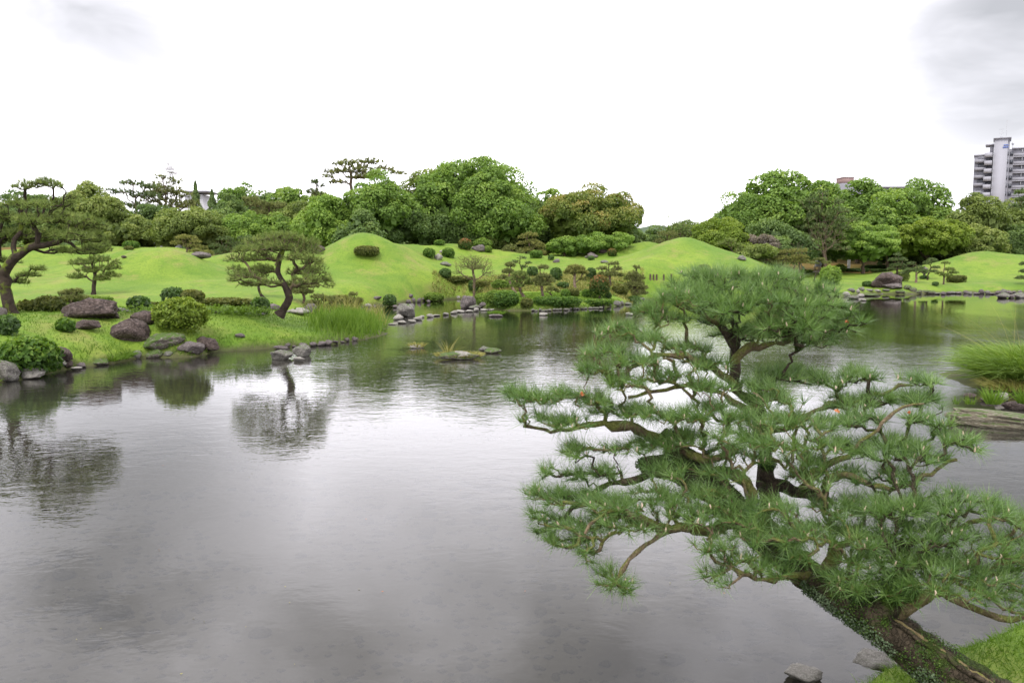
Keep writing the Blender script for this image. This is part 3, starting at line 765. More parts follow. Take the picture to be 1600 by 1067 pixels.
# centre block
T_(508, 303, 96, 390, 78, 'leaf_bright', 'bright maple at the left end of the big central grove', 16, puff=.9, leaf=.28, nlobes=7, skirt=.05)
T_(585, 272, 118, 384, 80, 'leaf_green', 'tall deep green tree rising behind the round grassy hill', 17, puff=1.1, leaf=.32, skirt=.05)
T_(612, 312, 118, 384, 74, DP, 'dark evergreen mass directly behind the top of the round hill', 18, puff=1.0, leaf=.30, nlobes=7, skirt=.02)
T_(560, 330, 60, 384, 74, DP, 'small dark tree touching the left shoulder of the round hill', 19, puff=.8, leaf=.26, skirt=.02)
T_(740, 247, 186, 392, 88, G, 'largest spreading camphor tree, highest crown of the central grove', 20, puff=1.4, leaf=.36, nlobes=8, dens=1.1)
T_(672, 264, 100, 390, 82, 'leaf_olive', 'light yellowish green tree at the left shoulder of the largest camphor tree', 21, puff=1.1, leaf=.32)
T_(790, 292, 96, 392, 84, G, 'right hand shoulder tree of the largest camphor tree', 22, puff=1.2, leaf=.34)
T_(672, 318, 96, 384, 76, DP, 'dark bushy tree low in the middle of the central grove', 23, puff=.9, leaf=.28, skirt=.02)
T_(722, 330, 70, 392, 76, DP, 'dark evergreen behind the red tipped clipped shrub', 24, puff=.85, leaf=.26, skirt=.02)
T_(772, 344, 62, 396, 76, O, 'small yellowish tree under the right side of the largest camphor tree', 25, puff=.8, leaf=.26, skirt=.02)
T_(822, 340, 60, 396, 80, DP, 'shadowy tree behind the cloud pruned pine on the ridge', 26, puff=.8, skirt=.02)
T_(862, 293, 76, 392, 104, G, 'distant light green tree between the camphor grove and the rust tinged dome', 27, puff=1.2, leaf=.36)
T_(838, 312, 40, 392, 96, DP, 'narrow dark tree at the right end of the camphor grove', 28, puff=.8)
T_(925, 297, 150, 394, 86, 'leaf_rust', 'dome shaped evergreen with rust coloured new leaves', 29, puff=1.2, leaf=.28, nlobes=8, dens=1.3, vtop=.28, round_=.4)
T_(850, 350, 56, 396, 82, DP, 'dark tree low at the left foot of the rust tinged dome', 30, puff=.8, skirt=.02)
T_(985, 348, 50, 394, 90, DP, 'small dark tree at the right foot of the rust tinged dome', 31, puff=.8, skirt=.05)
for i, (x, tp, w_, lb) in enumerate([(882, 372, 50, 'low light green bush tree behind the saddle of the ridge, leftmost of three'), (925, 362, 62, 'low light green bush tree below the rust tinged dome, middle of three'), (962, 366, 56, 'low light green bush tree by the left slope of the far mound, rightmost of three')]):
    T_(x, tp, w_, 398, 80, B_, lb, 32 + i, puff=.6, leaf=.2, nlobes=5, skirt=.0, low=-.2, name='bush_tree', flat_=.5)
T_(1020, 356, 40, 388, 96, DP, 'small dark bush tree in the gap between the two far mounds', 36, puff=.7, leaf=.24, skirt=.05)
T_(1072, 344, 74, 395, 96, O, 'thin crowned olive tree behind the conical mound', 37, puff=.7, leaf=.22, core=.5, dens=.8)
# right side
T_(1128, 343, 92, 402, 84, YL, 'yellow green round tree right of the conical mound', 38, puff=.8, leaf=.24, nlobes=7, skirt=.05)
T_(1222, 271, 168, 405, 96, G, 'largest camphor tree of the right hand grove', 39, puff=1.5, leaf=.38, nlobes=8, dens=1.15)
T_(1162, 300, 90, 402, 94, G, 'camphor tree at the left end of the right hand grove', 40, puff=1.3, leaf=.36, nlobes=6)
T_(1212, 345, 110, 405, 88, DP, 'dark tree mass under the largest right hand camphor tree', 41, puff=1.1, leaf=.3, skirt=.02)
T_(1345, 284, 110, 405, 112, G, 'camphor tree in the middle of the right back row below the brown rooftop', 42, puff=1.4, leaf=.4, nlobes=7)
T_(1428, 284, 132, 405, 108, G, 'broad camphor tree left of the apartment building', 43, puff=1.4, leaf=.4, nlobes=8)
T_(1392, 300, 80, 405, 100, G, 'camphor tree between the two broad crowns of the right back row', 44, puff=1.2, leaf=.36)
T_(1290, 335, 90, 405, 100, DP, 'dark tree behind the bare mauve tree', 45, puff=1.1, leaf=.3, skirt=.02)
T_(1352, 345, 100, 420, 92, B_, 'bright green spreading tree over the white stone post', 46, puff=.8, leaf=.25, nlobes=7, skirt=.22, flat_=.5, trunk_h=1.6)
T_(1400, 362, 80, 420, 104, DP, 'dark undergrowth tree behind the boulder pine', 47, puff=1., leaf=.3, skirt=.02)
T_(1452, 340, 120, 420, 96, YL, 'light olive tree with several leaning limbs left of the far right mound', 48, puff=.7, leaf=.23, nlobes=8, core=.45, dens=.9, skirt=.2, bark='bark_dark')
T_(1470, 375, 90, 415, 108, DP, 'dark undergrowth tree behind the light olive tree', 49, puff=1., leaf=.3, skirt=.02)
T_(1532, 300, 84, 405, 100, O, 'open olive tree in front of the apartment building', 50, puff=1.0, leaf=.3, core=.55, dens=.8)
T_(1598, 308, 90, 405, 104, O, 'green tree at the right edge in front of the apartment building', 51, puff=1.1, leaf=.3)
T_(1530, 352, 90, 405, 96, O, 'wide low olive tree behind the top of the far right mound', 52, puff=.8, leaf=.25, skirt=.02)
T_(1592, 352, 100, 405, 98, DP, 'dark green tree at the right edge behind the far right mound', 53, puff=.9, leaf=.27, skirt=.02)
T_(1680, 320, 140, 405, 100, G, 'green tree just beyond the right edge of the picture', 54, puff=1.2, leaf=.34)
T_(1185, 366, 60, 405, 84, 'leaf_grey', 'grey topped leafless shrub tree right of the yellow green tree', 55, puff=.5, leaf=.16, nlobes=5, core=.7, skirt=.1)
T_(1178, 385, 70, 408, 80, O, 'rounded olive thicket below the grey topped shrub tree', 56, puff=.6, leaf=.2, skirt=.02)

# a closed belt of distant wood behind everything
rng = np.random.default_rng(5)
bel = Acc()
for x, tp, w_ in [(60, 335, 200), (230, 345, 160), (400, 330, 200), (560, 330, 180), (720, 320, 200), (860, 340, 140), (1170, 345, 140), (1300, 325, 200), (1450, 320, 220), (1600, 330, 200), (1750, 330, 200), (-120, 335, 200)]:
    Y = 128.; tpz = at(x, tp, Y); Wm = w_ * Y / F; hh_ = tpz[2] - 2.5
    V, Fc, a, cores = crown_arrays(rng, np.array([(0, 0, hh_ * .5, Wm * .5, 4, hh_ * .5), (Wm * .3, 0, hh_ * .4, Wm * .4, 4, hh_ * .42)]), 1.4, 50, 26, .62, .75, .6, -.2, 0)
    bel.add(V + np.array([tpz[0], Y, 2.5]), Fc, a)
for i in range(46):
    x = -200 + i * 44; Y = 118.; p = at(x, 398, Y)
    hh_ = 3.8 + 1.2 * math.sin(i * 2.3)
    V, Fc, a, cores = crown_arrays(rng, np.array([(0, 0, .8, 3.2, 2, hh_)]), 1.0, 24, 26, .5, .75, .6, -.5, .0)
    if 1000 < x < 1110: V[:, 2] *= .6
    bel.add(V + np.array([p[0], Y, 2.4]), Fc, a)
C_, CF_ = ICO[2]
for i in range(70):
    x = -420 + i * 36; p = at(x, 398, 123.); cv = C_ * (1 + .2 * snoise(C_, 3, 6, i % 18))[:, None] * [3.4, 2.2, 3.2 if 1000 < x < 1110 else 4.6 + math.sin(i)]
    v4 = cv[CF_]; v4 = np.concatenate([v4, v4[:, 2:3]], 1).reshape(-1, 3)
    bel.add(v4 + [p[0], 123., 2.6], np.arange(len(v4)).reshape(-1, 4), .25)
tag(bel.mk('distant_wood', M['leaf_deep']), 'dark distant wood closing the gaps behind the garden trees', 'woodland', kind='stuff')

# cypresses
def conifer(px, ptop, w, Y, label, seed, mat='leaf_deep'):
    rng = np.random.default_rng(seed); top = at(px, ptop, Y); zb = 3.3; H = top[2] - zb; Wm = w * Y / F
    n = 4200; h = rng.random(n) ** 1.15; a0 = rng.uniform(0, 6.28, n)
    r = Wm / 2 * (1 - h) ** .8 * (1 + .25 * np.sin(h * 40 + a0 * 2)) * rng.uniform(.75, 1.05, n)
    P = np.stack([np.cos(a0) * r, np.sin(a0) * r, h * H], 1)
    V, Fc = cards(P, np.stack([np.cos(a0), np.sin(a0), np.full(n, .6)], 1) + rng.normal(size=(n, 3)) * .4, .3, rng, .5, .1)
    t = thing('cypress_tree', label, 'cypress', (top[0], Y, zb))
    mk('crown', V, Fc, M[mat], t, np.repeat(np.clip(.4 + .18 * rng.normal(size=n), 0, 1), 4))
    c = Acc(); c.add(*tube([(0, 0, -.2), (0, 0, H * .96)], [.18, .03], 6)); c.mk('trunk', M['bark_mid'], t)
conifer(305, 283, 34, 108, 'taller pointed cypress, left of the pale rooftop', 1)
conifer(331, 296, 40, 106, 'shorter pointed cypress overlapping the pale rooftop', 2)

def wpads(Y, lst, dy=.5, zs=.6):
    zs *= 1.5
    """pads given as photo column, row, half width, half height (pixels) at distance Y (+ own offset)"""
    out = []
    for e in lst:
        x, y, rx, ry = e[:4]; yo = e[4] if len(e) > 4 else 0.
        p = at(x, y, Y + yo); s = (Y + yo) / F
        out.append((p[0], p[1], p[2], rx * s, max(rx * s * dy, ry * s), ry * s * zs))
    return out
def wpath(Y, lst): return [at(e[0], e[1], Y + (e[2] if len(e) > 2 else 0)) for e in lst]

# tall open pines in the left background, and the pine top over the grove
def tall_pine(path, pads, Y, label, seed, n=420, mat='needle_dark', needle=12, nlen=.45, nwid=.09, **k):
    P = wpath(Y, path); P[0][2] = hz(P[0][0], Y) - .2
    return garden_pine(P, wpads(Y, pads, .6, .7), label, n, needle, nlen, nwid, mat, 'bark_mid', 'twig_far', .22, .05, seed, .4, .6, .2, .018, .38, name='tall_pine', cat='pine', up=.5, **k)
tall_pine([(215, 392), (213, 340), (210, 300), (206, 283)], [(205, 286, 22, 5), (232, 292, 16, 5), (190, 300, 22, 5), (225, 305, 28, 6), (183, 318, 18, 3), (210, 322, 26, 6), (235, 325, 20, 6), (178, 338, 14, 2.5), (205, 342, 26, 6), (195, 360, 26, 5), (170, 296, 8, 2)], 92, 'tall open crowned pine with long sideways branches, leftmost of the background pines', 11, mat='needle_dark')
tall_pine([(266, 392), (262, 340), (258, 300), (256, 276)], [(252, 277, 14, 5), (272, 284, 14, 6), (243, 290, 20, 6), (262, 298, 30, 8), (285, 305, 18, 7), (246, 312, 26, 7), (275, 320, 32, 9), (255, 332, 34, 8), (295, 318, 18, 6), (240, 302, 18, 4)], 94, 'broad tall pine in front of the antenna mast', 12, n=620, mat='needle_olive')
tall_pine([(555, 384), (553, 320), (548, 280), (545, 262)], [(548, 255, 30, 6), (580, 253, 22, 5), (525, 268, 22, 5), (560, 266, 34, 6), (512, 276, 12, 4), (600, 262, 16, 5), (620, 270, 18, 5), (575, 276, 34, 5), (530, 284, 16, 4)], 98, 'flat topped pine rising above the central grove', 13, n=520, mat='needle_olive')
tall_pine([(500, 384), (497, 330), (496, 300), (493, 286)], [(492, 284, 8, 4), (500, 290, 8, 4), (490, 300, 14, 5), (505, 308, 14, 5)], 100, 'small pine tip sticking out left of the flat topped pine', 14, n=120)
tall_pine([(425, 390), (423, 350), (420, 325), (418, 316)], [(405, 320, 22, 6), (432, 322, 22, 6), (415, 334, 30, 7), (445, 336, 20, 6), (392, 312, 16, 5)], 90, 'brownish pine in the middle of the left tree belt', 15, n=380, mat='needle_olive')
tall_pine([(1290, 405), (1288, 350), (1286, 320), (1285, 302)], [(1284, 303, 16, 5), (1272, 314, 24, 5), (1300, 316, 22, 5), (1266, 328, 30, 5), (1304, 330, 28, 5), (1260, 342, 32, 5), (1312, 344, 30, 5), (1282, 336, 34, 5), (1270, 355, 30, 5), (1305, 356, 26, 5), (1288, 366, 34, 5), (1276, 378, 34, 5), (1300, 388, 30, 5)], 90, 'dark layered cedar like pine in front of the right hand grove', 16, n=760, mat='needle_dark')
tall_pine([(1640, 420), (1636, 360), (1630, 320), (1625, 300)], [(1598, 300, 14, 4), (1606, 312, 20, 5), (1592, 322, 14, 4)], 92, 'pine branch tips at the right edge beside the apartment building', 17, n=140)

# leafless or thin leaved trees
def bare(path, pads, Y, label, seed, n, mat=None, needle=0, twig='bark_mid', rt=.007, rb=.11, step=.45, nl=.3, nw=.16, name='bare_tree', cat='tree', leafy=True, **k):
    P = wpath(Y, path); P[0][2] = hz(P[0][0], P[0][1]) - .1
    return garden_pine(P, wpads(Y, pads, .7, .9), label, n, needle, nl, nw, mat or G, twig, twig, rb, .05, seed, .5, step, .25, rt, .45, name=name, cat=cat, leafy=leafy, **k)
bare([(1290, 410), (1288, 392), (1284, 375)], [(1262, 372, 20, 14), (1285, 362, 24, 14), (1308, 370, 20, 14), (1275, 385, 22, 8)], 86, 'bare mauve grey tree in front of the right hand grove', 21, 330)
bare([(1240, 415), (1242, 400), (1243, 392)], [(1232, 388, 12, 8), (1250, 385, 12, 8)], 84, 'pale thin bare trunk left of the bare mauve tree', 22, 60)
bare([(1060, 390), (1062, 372), (1064, 362)], [(1045, 350, 20, 10), (1075, 352, 24, 12), (1100, 358, 16, 10), (1060, 364, 26, 8)], 92, 'airy thin leaved tree above the left slope of the conical mound', 23, 260, 'leaf_deep', 6, 'bark_mid', nl=.3, nw=.2, name='airy_tree')
bare([(740, 443), (741, 432), (739, 424)], [(722, 410, 14, 9), (738, 405, 18, 7), (757, 412, 14, 10), (714, 424, 10, 6), (764, 426, 11, 6), (740, 416, 20, 6)], 56, 'small round headed tree with bare pruned twigs on the bank by the inlet', 24, 900, 'needle_olive', 3, 'twig_far', rt=.0045, rb=.10, step=.18, nl=.06, nw=.06, name='pruned_tree')

# ================================================================== garden pines
# the leaning pine at the far left
Y = 26.
garden_pine(wpath(Y, [(22, 499), (14, 478), (6, 455), (4, 432), (10, 415), (28, 398), (48, 386), (72, 383), (92, 378), (108, 370)]),
            wpads(Y, [(40, 290, 22, 8), (70, 286, 26, 7), (92, 292, 12, 6), (28, 318, 26, 7, .5), (60, 322, 26, 8, -.4), (95, 318, 26, 9, .4), (110, 306, 16, 7), (10, 340, 34, 10, .4), (50, 345, 34, 10, -.6),
                      (95, 342, 34, 11, .2), (130, 345, 26, 10, -.3), (20, 368, 38, 10, .7), (70, 366, 34, 10, .9), (115, 368, 34, 11, -.5), (148, 372, 22, 10, .3), (150, 352, 20, 9), (-20, 330, 30, 14), (-25, 372, 34, 12, .5), (165, 388, 14, 8),
                      (140, 392, 28, 8, .2), (100, 392, 24, 6, .8), (-20, 405, 30, 8, .6), (45, 430, 20, 5, .9), (30, 440, 18, 5, .8), (60, 420, 14, 4, 1.0), (20, 408, 16, 6, 1)], .75, .75),
            'biggest leaning dark trunked pine at the left edge of the near peninsula', 2400, 13, .19, .014, 'needle_left', 'bark_dark', 'bark_dark', .215, .08, 31, .35, .2, .24, .007, .42, up=.55)
# the centre pine with the double bent trunk
Y = 28.6
garden_pine(wpath(Y, [(436, 493), (444, 482), (452, 470), (452, 461), (447, 448), (440, 438), (430, 425), (431, 418), (437, 410), (440, 398)]),
            wpads(Y, [(440, 370, 40, 7), (400, 378, 22, 7, .3), (480, 378, 22, 7, .3), (390, 390, 28, 7, -.3), (435, 385, 44, 8), (480, 392, 26, 8, .4), (375, 404, 26, 8), (410, 402, 30, 8, .6), (470, 402, 30, 7, -.4), (490, 408, 20, 8),
                      (368, 424, 20, 9, .2), (385, 430, 24, 9, -.5), (365, 436, 14, 6), (410, 422, 24, 7, .7), (470, 424, 26, 7, .7), (495, 422, 22, 9, -.2), (480, 436, 26, 8, -.6), (505, 436, 18, 10, .2), (515, 445, 12, 8), (420, 440, 24, 6, -.6),
                      (455, 443, 22, 6, .5), (392, 444, 24, 5, .4)], .8, .8),
            'round headed pine with a double bent trunk standing on the grassy peninsula', 2200, 13, .17, .013, 'needle_left', 'bark_dark', 'twig_far', .165, .055, 32, .35, .17, .26, .006, .41, up=.55)
def small_pine(path, pads, label, Y=None, n=300, mat='needle_left', bark='bark_mid', seed=0, rb=.12, nlen=.14, nwid=.04, needle=10, group=None, rt=.010, name='garden_pine'):
    n = int(n * 1.5); rb *= .72; rt *= .65; nlen *= 1.3; nwid *= 1.1
    g = ground(*path[0][:2]); Yb = g[1] if Y is None else Y
    P = wpath(Yb, path); P[0] = P[0] - np.array([0, 0, .1])
    if Y is not None: P[0][2] = hz(P[0][0], Yb) - .1
    return garden_pine(P, wpads(Yb, pads, .7, .75), label, n, needle, nlen, nwid, mat, bark, 'twig_far', rb, rb * .35, 60 + seed, .4, .2, .24, rt, .43, group=group, name=name)
small_pine([(146, 459), (146, 445), (150, 430), (143, 415), (147, 400)], [(148, 385, 18, 8), (125, 410, 22, 6), (155, 405, 22, 6), (172, 418, 18, 6), (120, 432, 16, 5), (170, 430, 20, 5), (182, 410, 10, 5), (140, 422, 20, 5), (158, 436, 14, 4)],
           'slender pine behind the largest dark boulder on the left', n=520, seed=1, bark='bark_dark', rb=.17, nlen=.16, nwid=.03)
small_pine([(412, 464), (404, 455), (403, 442), (404, 430)], [(395, 428, 24, 8), (410, 420, 24, 8)], 'small pine whose curved trunk shows behind the centre pine', n=200, seed=2, bark='bark_dark', rb=.13)
small_pine([(474, 474), (476, 462), (470, 452)], [(460, 448, 16, 5), (482, 446, 20, 5), (472, 456, 22, 4)], 'low spreading pine behind and right of the centre pine trunk', n=220, seed=3, mat='needle_olive', rb=.1)
small_pine([(293, 399), (292, 390), (295, 382)], [(290, 371, 18, 3.5), (305, 377, 10, 3), (278, 380, 14, 3), (300, 384, 14, 3), (315, 387, 12, 3)], 'golden tinged cloud pruned pine on the left ridge', n=260, mat='needle_gold', seed=4, Y=66)
small_pine([(312, 403), (318, 396), (316, 390)], [(305, 392, 12, 3), (322, 395, 12, 3)], 'low golden pine beside the flat rock on the left ridge', n=120, mat='needle_gold', seed=5, Y=65)
small_pine([(356, 402), (352, 390), (356, 378)], [(352, 373, 14, 3.5), (366, 380, 14, 3.5), (340, 384, 14, 4), (358, 390, 20, 4), (345, 396, 18, 4)], 'dark cloud pruned pine on the saddle, left of a pair', n=320, mat='needle_dark', seed=6, Y=70)
small_pine([(388, 400), (384, 390), (388, 378)], [(386, 372, 16, 4), (396, 380, 14, 4), (374, 384, 14, 4), (386, 392, 16, 4)], 'dark cloud pruned pine on the saddle, right of a pair', n=280, mat='needle_dark', seed=7, Y=70)
small_pine([(800, 404), (799, 398), (800, 393)], [(798, 387, 12, 5), (788, 394, 10, 4), (810, 394, 10, 4), (799, 397, 16, 3)], 'low dome shaped pine on the crest of the ridge', n=330, seed=8, mat='needle_olive', Y=75)
small_pine([(832, 400), (830, 390), (826, 380)], [(818, 370, 9, 3.5), (830, 367, 12, 4), (815, 380, 9, 3.5), (832, 378, 14, 5), (842, 384, 12, 5), (822, 390, 14, 4), (843, 394, 12, 4)], 'tall rounded cloud pruned pine on the ridge, grey yellow', n=560, seed=9, mat='needle_gold', Y=77)
small_pine([(816, 428), (816, 420), (812, 412)], [(806, 409, 8, 2.5), (816, 403, 8, 2.5), (826, 411, 7, 2.5), (818, 417, 8, 2.5)], 'small dark gnarled pine on the terrace edge below the ridge', n=90, seed=10, mat='needle_dark', bark='bark_dark', needle=6)
small_pine([(806, 457), (800, 447), (794, 436), (796, 426)], [(797, 414, 9, 4), (794, 424, 10, 4), (786, 434, 9, 3), (800, 436, 9, 3)], 'leaning pink trunked pine behind the clipped dome shrubs', n=230, seed=11, bark='bark_pink', mat='needle_olive', rb=.14)
small_pine([(818, 463), (813, 453), (812, 445)], [(812, 428, 13, 4), (802, 436, 10, 3), (820, 437, 13, 4), (808, 446, 12, 3.5), (826, 443, 8, 3)], 'short pine with a leaning trunk right above the big clipped dome', n=330, seed=12, mat='needle_left', rb=.16)
small_pine([(848, 465), (847, 452), (846, 440)], [(849, 418, 9, 3), (850, 432, 12, 3), (840, 438, 11, 4), (858, 438, 11, 4), (848, 444, 14, 3)], 'upright pine with a pale trunk stump on the island lawn', n=270, seed=13, mat='needle_olive', rb=.14)
small_pine([(863, 461), (859, 457), (850, 455)], [(862, 452, 9, 3), (870, 455, 5, 2)], 'tiny bent pine reaching right from the pale trunk stump', n=70, seed=14, rb=.07, mat='needle_olive')
small_pine([(899, 458), (899, 446), (896, 434), (899, 426)], [(900, 418, 15, 3.5), (888, 426, 11, 3), (910, 426, 11, 3), (899, 423, 18, 4), (912, 436, 9, 3)], 'umbrella shaped pine with a pale bare trunk on the island', n=330, seed=15, bark='bark_pink', mat='needle_gold', rb=.13)
small_pine([(953, 445), (953, 432), (951, 424)], [(958, 412, 12, 3), (942, 420, 10, 3), (965, 420, 10, 3.5), (952, 428, 18, 4), (940, 432, 10, 3), (968, 430, 8, 3)], 'open branched pine behind the red topped shrub', n=260, seed=16, mat='needle_olive', rb=.12)
small_pine([(992, 464), (992, 448), (994, 430), (994, 420)], [(994, 418, 6, 4), (990, 428, 11, 5), (999, 434, 12, 5), (984, 434, 9, 5), (992, 444, 17, 6), (1004, 448, 10, 6), (980, 452, 12, 6), (996, 457, 18, 5)], 'dense cone shaped gnarled pine at the right end of the island', n=560, seed=17, mat='needle_olive', bark='bark_dark', rb=.16)
small_pine([(930, 398), (929, 390), (930, 382)], [(929, 372, 8, 3), (922, 380, 7, 3), (937, 380, 8, 3.5), (930, 386, 10, 3)], 'small upright pine above the rocks on the far slope', n=190, seed=18, mat='needle_left', bark='bark_dark', Y=80, rb=.14)
small_pine([(1042, 392), (1041, 384), (1042, 376)], [(1035, 366, 11, 5), (1050, 365, 11, 5), (1030, 377, 11, 5), (1055, 376, 13, 5), (1042, 384, 16, 5)], 'greyish round pine between the two far mounds', n=380, seed=19, mat='needle_olive', Y=84)
small_pine([(1140, 404), (1146, 394), (1140, 386)], [(1130, 380, 12, 3), (1150, 383, 13, 3), (1140, 376, 12, 3), (1157, 391, 9, 3)], 'leaning pine in front of the yellow green tree', n=170, seed=20, mat='needle_left', bark='bark_dark', Y=72)
for i, (x, y, lb) in enumerate([(1196, 412, 'yellowish cloud pine above the top of the foreground pine, left of three'), (1222, 414, 'yellowish cloud pine left of the heron, middle of three'), (1248, 412, 'golden cloud pine directly behind the heron')]):
    small_pine([(x, y), (x + 2, y - 8), (x - 1, y - 16)], [(x - 8, y - 20, 11, 4), (x + 8, y - 20, 11, 4), (x, y - 11, 17, 4), (x - 6, y - 4, 14, 4), (x + 9, y - 3, 12, 4)], lb, n=330, seed=21 + i, mat='needle_gold' if i != 0 else 'needle_olive', Y=80)
small_pine([(1271, 434), (1276, 426), (1280, 418)], [(1281, 405, 9, 1.5), (1290, 410, 9, 2), (1272, 411, 8, 2)], 'small flat topped pine with a leaning black trunk by the wrapped cart', n=130, seed=25, mat='needle_olive', bark='bark_dark', Y=78)
small_pine([(1402, 428), (1402, 420), (1403, 410)], [(1403, 398, 7, 3), (1397, 406, 9, 3), (1409, 406, 9, 3), (1403, 414, 13, 3), (1395, 420, 9, 2.5), (1412, 420, 9, 2.5)], 'conical pine growing beside the giant boulder', n=330, seed=26, mat='needle_dark', bark='bark_dark', Y=76)
small_pine([(1431, 442), (1431, 434), (1432, 428)], [(1424, 412, 8, 3), (1428, 422, 16, 3), (1444, 424, 9, 3), (1414, 426, 8, 2.5), (1436, 418, 10, 3)], 'wide spreading pine on the mossy bank right of the giant boulder', n=280, seed=27, mat='needle_dark', bark='bark_pink', rb=.2)
small_pine([(1449, 437), (1450, 428), (1455, 418)], [(1456, 407, 9, 3), (1450, 411, 8, 2.5), (1462, 418, 7, 2), (1458, 424, 9, 2)], 'curved pine beside the small stone lantern', n=180, seed=28, mat='needle_dark', bark='bark_dark')
small_pine([(1474, 445), (1476, 436), (1473, 428), (1476, 418)], [(1477, 411, 7, 2), (1484, 421, 9, 2.5), (1468, 427, 8, 2), (1490, 426, 8, 2), (1478, 430, 10, 2)], 'thin open pine left of the clipped drum shaped hedge', n=190, seed=29, mat='needle_left')
small_pine([(1612, 445), (1608, 430), (1606, 415)], [(1602, 412, 10, 3), (1600, 424, 9, 3), (1598, 434, 12, 3)], 'pine cut by the right edge of the picture on the far lawn', n=200, seed=30, mat='needle_dark')
small_pine([(1102, 432), (1101, 426), (1100, 422)], [(1100, 418, 10, 3), (1088, 424, 8, 3), (1112, 424, 8, 3)], 'low pine at the foot of the conical mound just above the foreground pine', n=150, seed=31, mat='needle_olive')
# low gnarled pines and junipers along the far bank of the channel
small_pine([(112, 478), (112, 470), (112, 464)], [(104, 458, 12, 4), (118, 456, 12, 4), (98, 468, 12, 4), (128, 466, 12, 4), (112, 465, 18, 4)], 'low spreading dwarf pine behind the largest dark boulder', n=320, seed=32, mat='needle_olive', name='dwarf_pine')
small_pine([(505, 490), (505, 480), (506, 474)], [(498, 464, 13, 4), (515, 468, 14, 4), (490, 474, 14, 5), (520, 478, 14, 5), (505, 482, 20, 5)], 'wide brownish dwarf pine on the channel bank right of the centre pine', n=420, seed=33, mat='needle_olive', name='dwarf_pine', bark='bark_dark')
small_pine([(553, 480), (553, 472), (554, 466)], [(552, 460, 8, 3), (546, 468, 9, 4), (560, 470, 9, 4), (553, 475, 12, 3)], 'small conical dwarf pine on the channel bank left of the reeds', n=200, seed=34, mat='needle_olive', name='dwarf_pine', bark='bark_dark')
# ================================================================== shrubs
sh = shrub
sh(4, 523, 32, 30, 'shrub_deep', 'round bluish green clipped shrub at the left edge above the large leafy one', leaf=.10, seed=1)
sh(28, 584, 88, 56, 'shrub_green', 'large leafy azalea mound at the lower left shore', leaf=.11, seed=2, power=2.2, lump=.07, topv=.35, dens=1.1)
sh(271, 526, 80, 48, 'leaf_yellow', 'broad yellow green azalea with open twigs on the peninsula', leaf=.08, seed=3, lump=.16, topv=.1, power=2.1)
sh(98, 518, 24, 18, 'shrub_green', 'small bright leafy plant left of the red sided rock', leaf=.12, seed=4, lump=.2, name='leafy_shrub')
sh(212, 486, 32, 21, 'shrub_deep', 'rounded glossy green shrub on the channel bank, left of the pair', leaf=.12, seed=5)
sh(266, 478, 33, 23, 'shrub_deep', 'taller glossy green shrub of the joined pair on the channel bank', leaf=.12, seed=6)
sh(296, 478, 34, 19, 'shrub_olive', 'darker pale tipped shrub of the joined pair on the channel bank', leaf=.11, seed=7, topv=.4)
sh(404, 490, 27, 24, 'shrub_deep', 'dark leafy shrub left of the bent trunk of the centre pine', leaf=.12, seed=8)
sh(125, 472, 76, 7, 'shrub_lime', 'flat bright lime hedge showing over the largest dark boulder', 'hedge', 'low_hedge', leaf=.1, seed=9, power=4)
sh(68, 487, 46, 22, 'shrub_olive', 'grey green feathery shrub left of the largest dark boulder', leaf=.1, seed=10, lump=.15)
sh(38, 487, 26, 16, 'shrub_olive', 'brownish low shrub right behind the leaning trunk at far left', leaf=.1, seed=11, lump=.15)
sh(236, 484, 30, 10, 'shrub_olive', 'brownish ground shrub between the glossy shrubs on the channel bank', leaf=.1, seed=12, lump=.2)
sh(350, 481, 80, 10, 'shrub_olive', 'long brownish thicket along the channel bank left of the centre pine', 'thicket', 'bank_thicket', leaf=.1, seed=13, lump=.25)
sh(530, 484, 40, 16, 'shrub_olive', 'brownish thicket between the two dwarf pines on the channel bank', 'thicket', 'bank_thicket', leaf=.1, seed=14, lump=.25)
sh(571, 407, 36, 14, 'shrub_olive', 'flattened olive clipped shrub on the front of the round hill', leaf=.09, seed=15, power=3)
sh(670, 403, 18, 14, 'shrub_green', 'clipped shrub left of the pale rock in the middle of the slope', leaf=.1, seed=16)
sh(700, 404, 19, 14, 'shrub_green', 'clipped shrub right of the pale rock in the middle of the slope', leaf=.1, seed=17)
sh(695, 437, 18, 14, 'shrub_deep', 'dark clipped ball alone low on the green slope', leaf=.1, seed=18)
sh(686, 384, 16, 8, 'shrub_green', 'small clipped shrub half hidden behind the ridge crest', leaf=.1, seed=19)
sh(726, 391, 20, 16, 'shrub_red', 'reddish topped clipped shrub on the ridge crest', leaf=.1, seed=20, topv=.45)
sh(762, 394, 13, 9, 'shrub_lime', 'small lime green clipped shrub right of the square ridge rock', leaf=.1, seed=21)
sh(754, 388, 26, 14, 'shrub_lime', 'loose lime green shrub behind the square ridge rock', leaf=.12, seed=22, lump=.2, name='leafy_shrub')
sh(504, 385, 13, 8, 'shrub_green', 'small clipped shrub behind the pointed rock on the left shoulder of the hill', leaf=.1, seed=23)
sh(201, 388, 23, 11, 'shrub_green', 'clipped green dome at the left end of the left ridge', leaf=.1, seed=24)
sh(199, 392, 13, 6, 'shrub_olive', 'small olive clipped dome in front of the green dome on the left ridge', leaf=.1, seed=25)
sh(608, 479, 20, 18, 'shrub_deep', 'dark leafy ball at the water edge behind the lichen covered rock', leaf=.11, seed=26)
sh(677, 471, 29, 13, 'shrub_lime', 'light green mound of leaves overhanging the inlet', leaf=.1, seed=27)
sh(739, 463, 14, 16, 'shrub_deep', 'blue green ball below the pruned bare twigged tree', leaf=.1, seed=28)
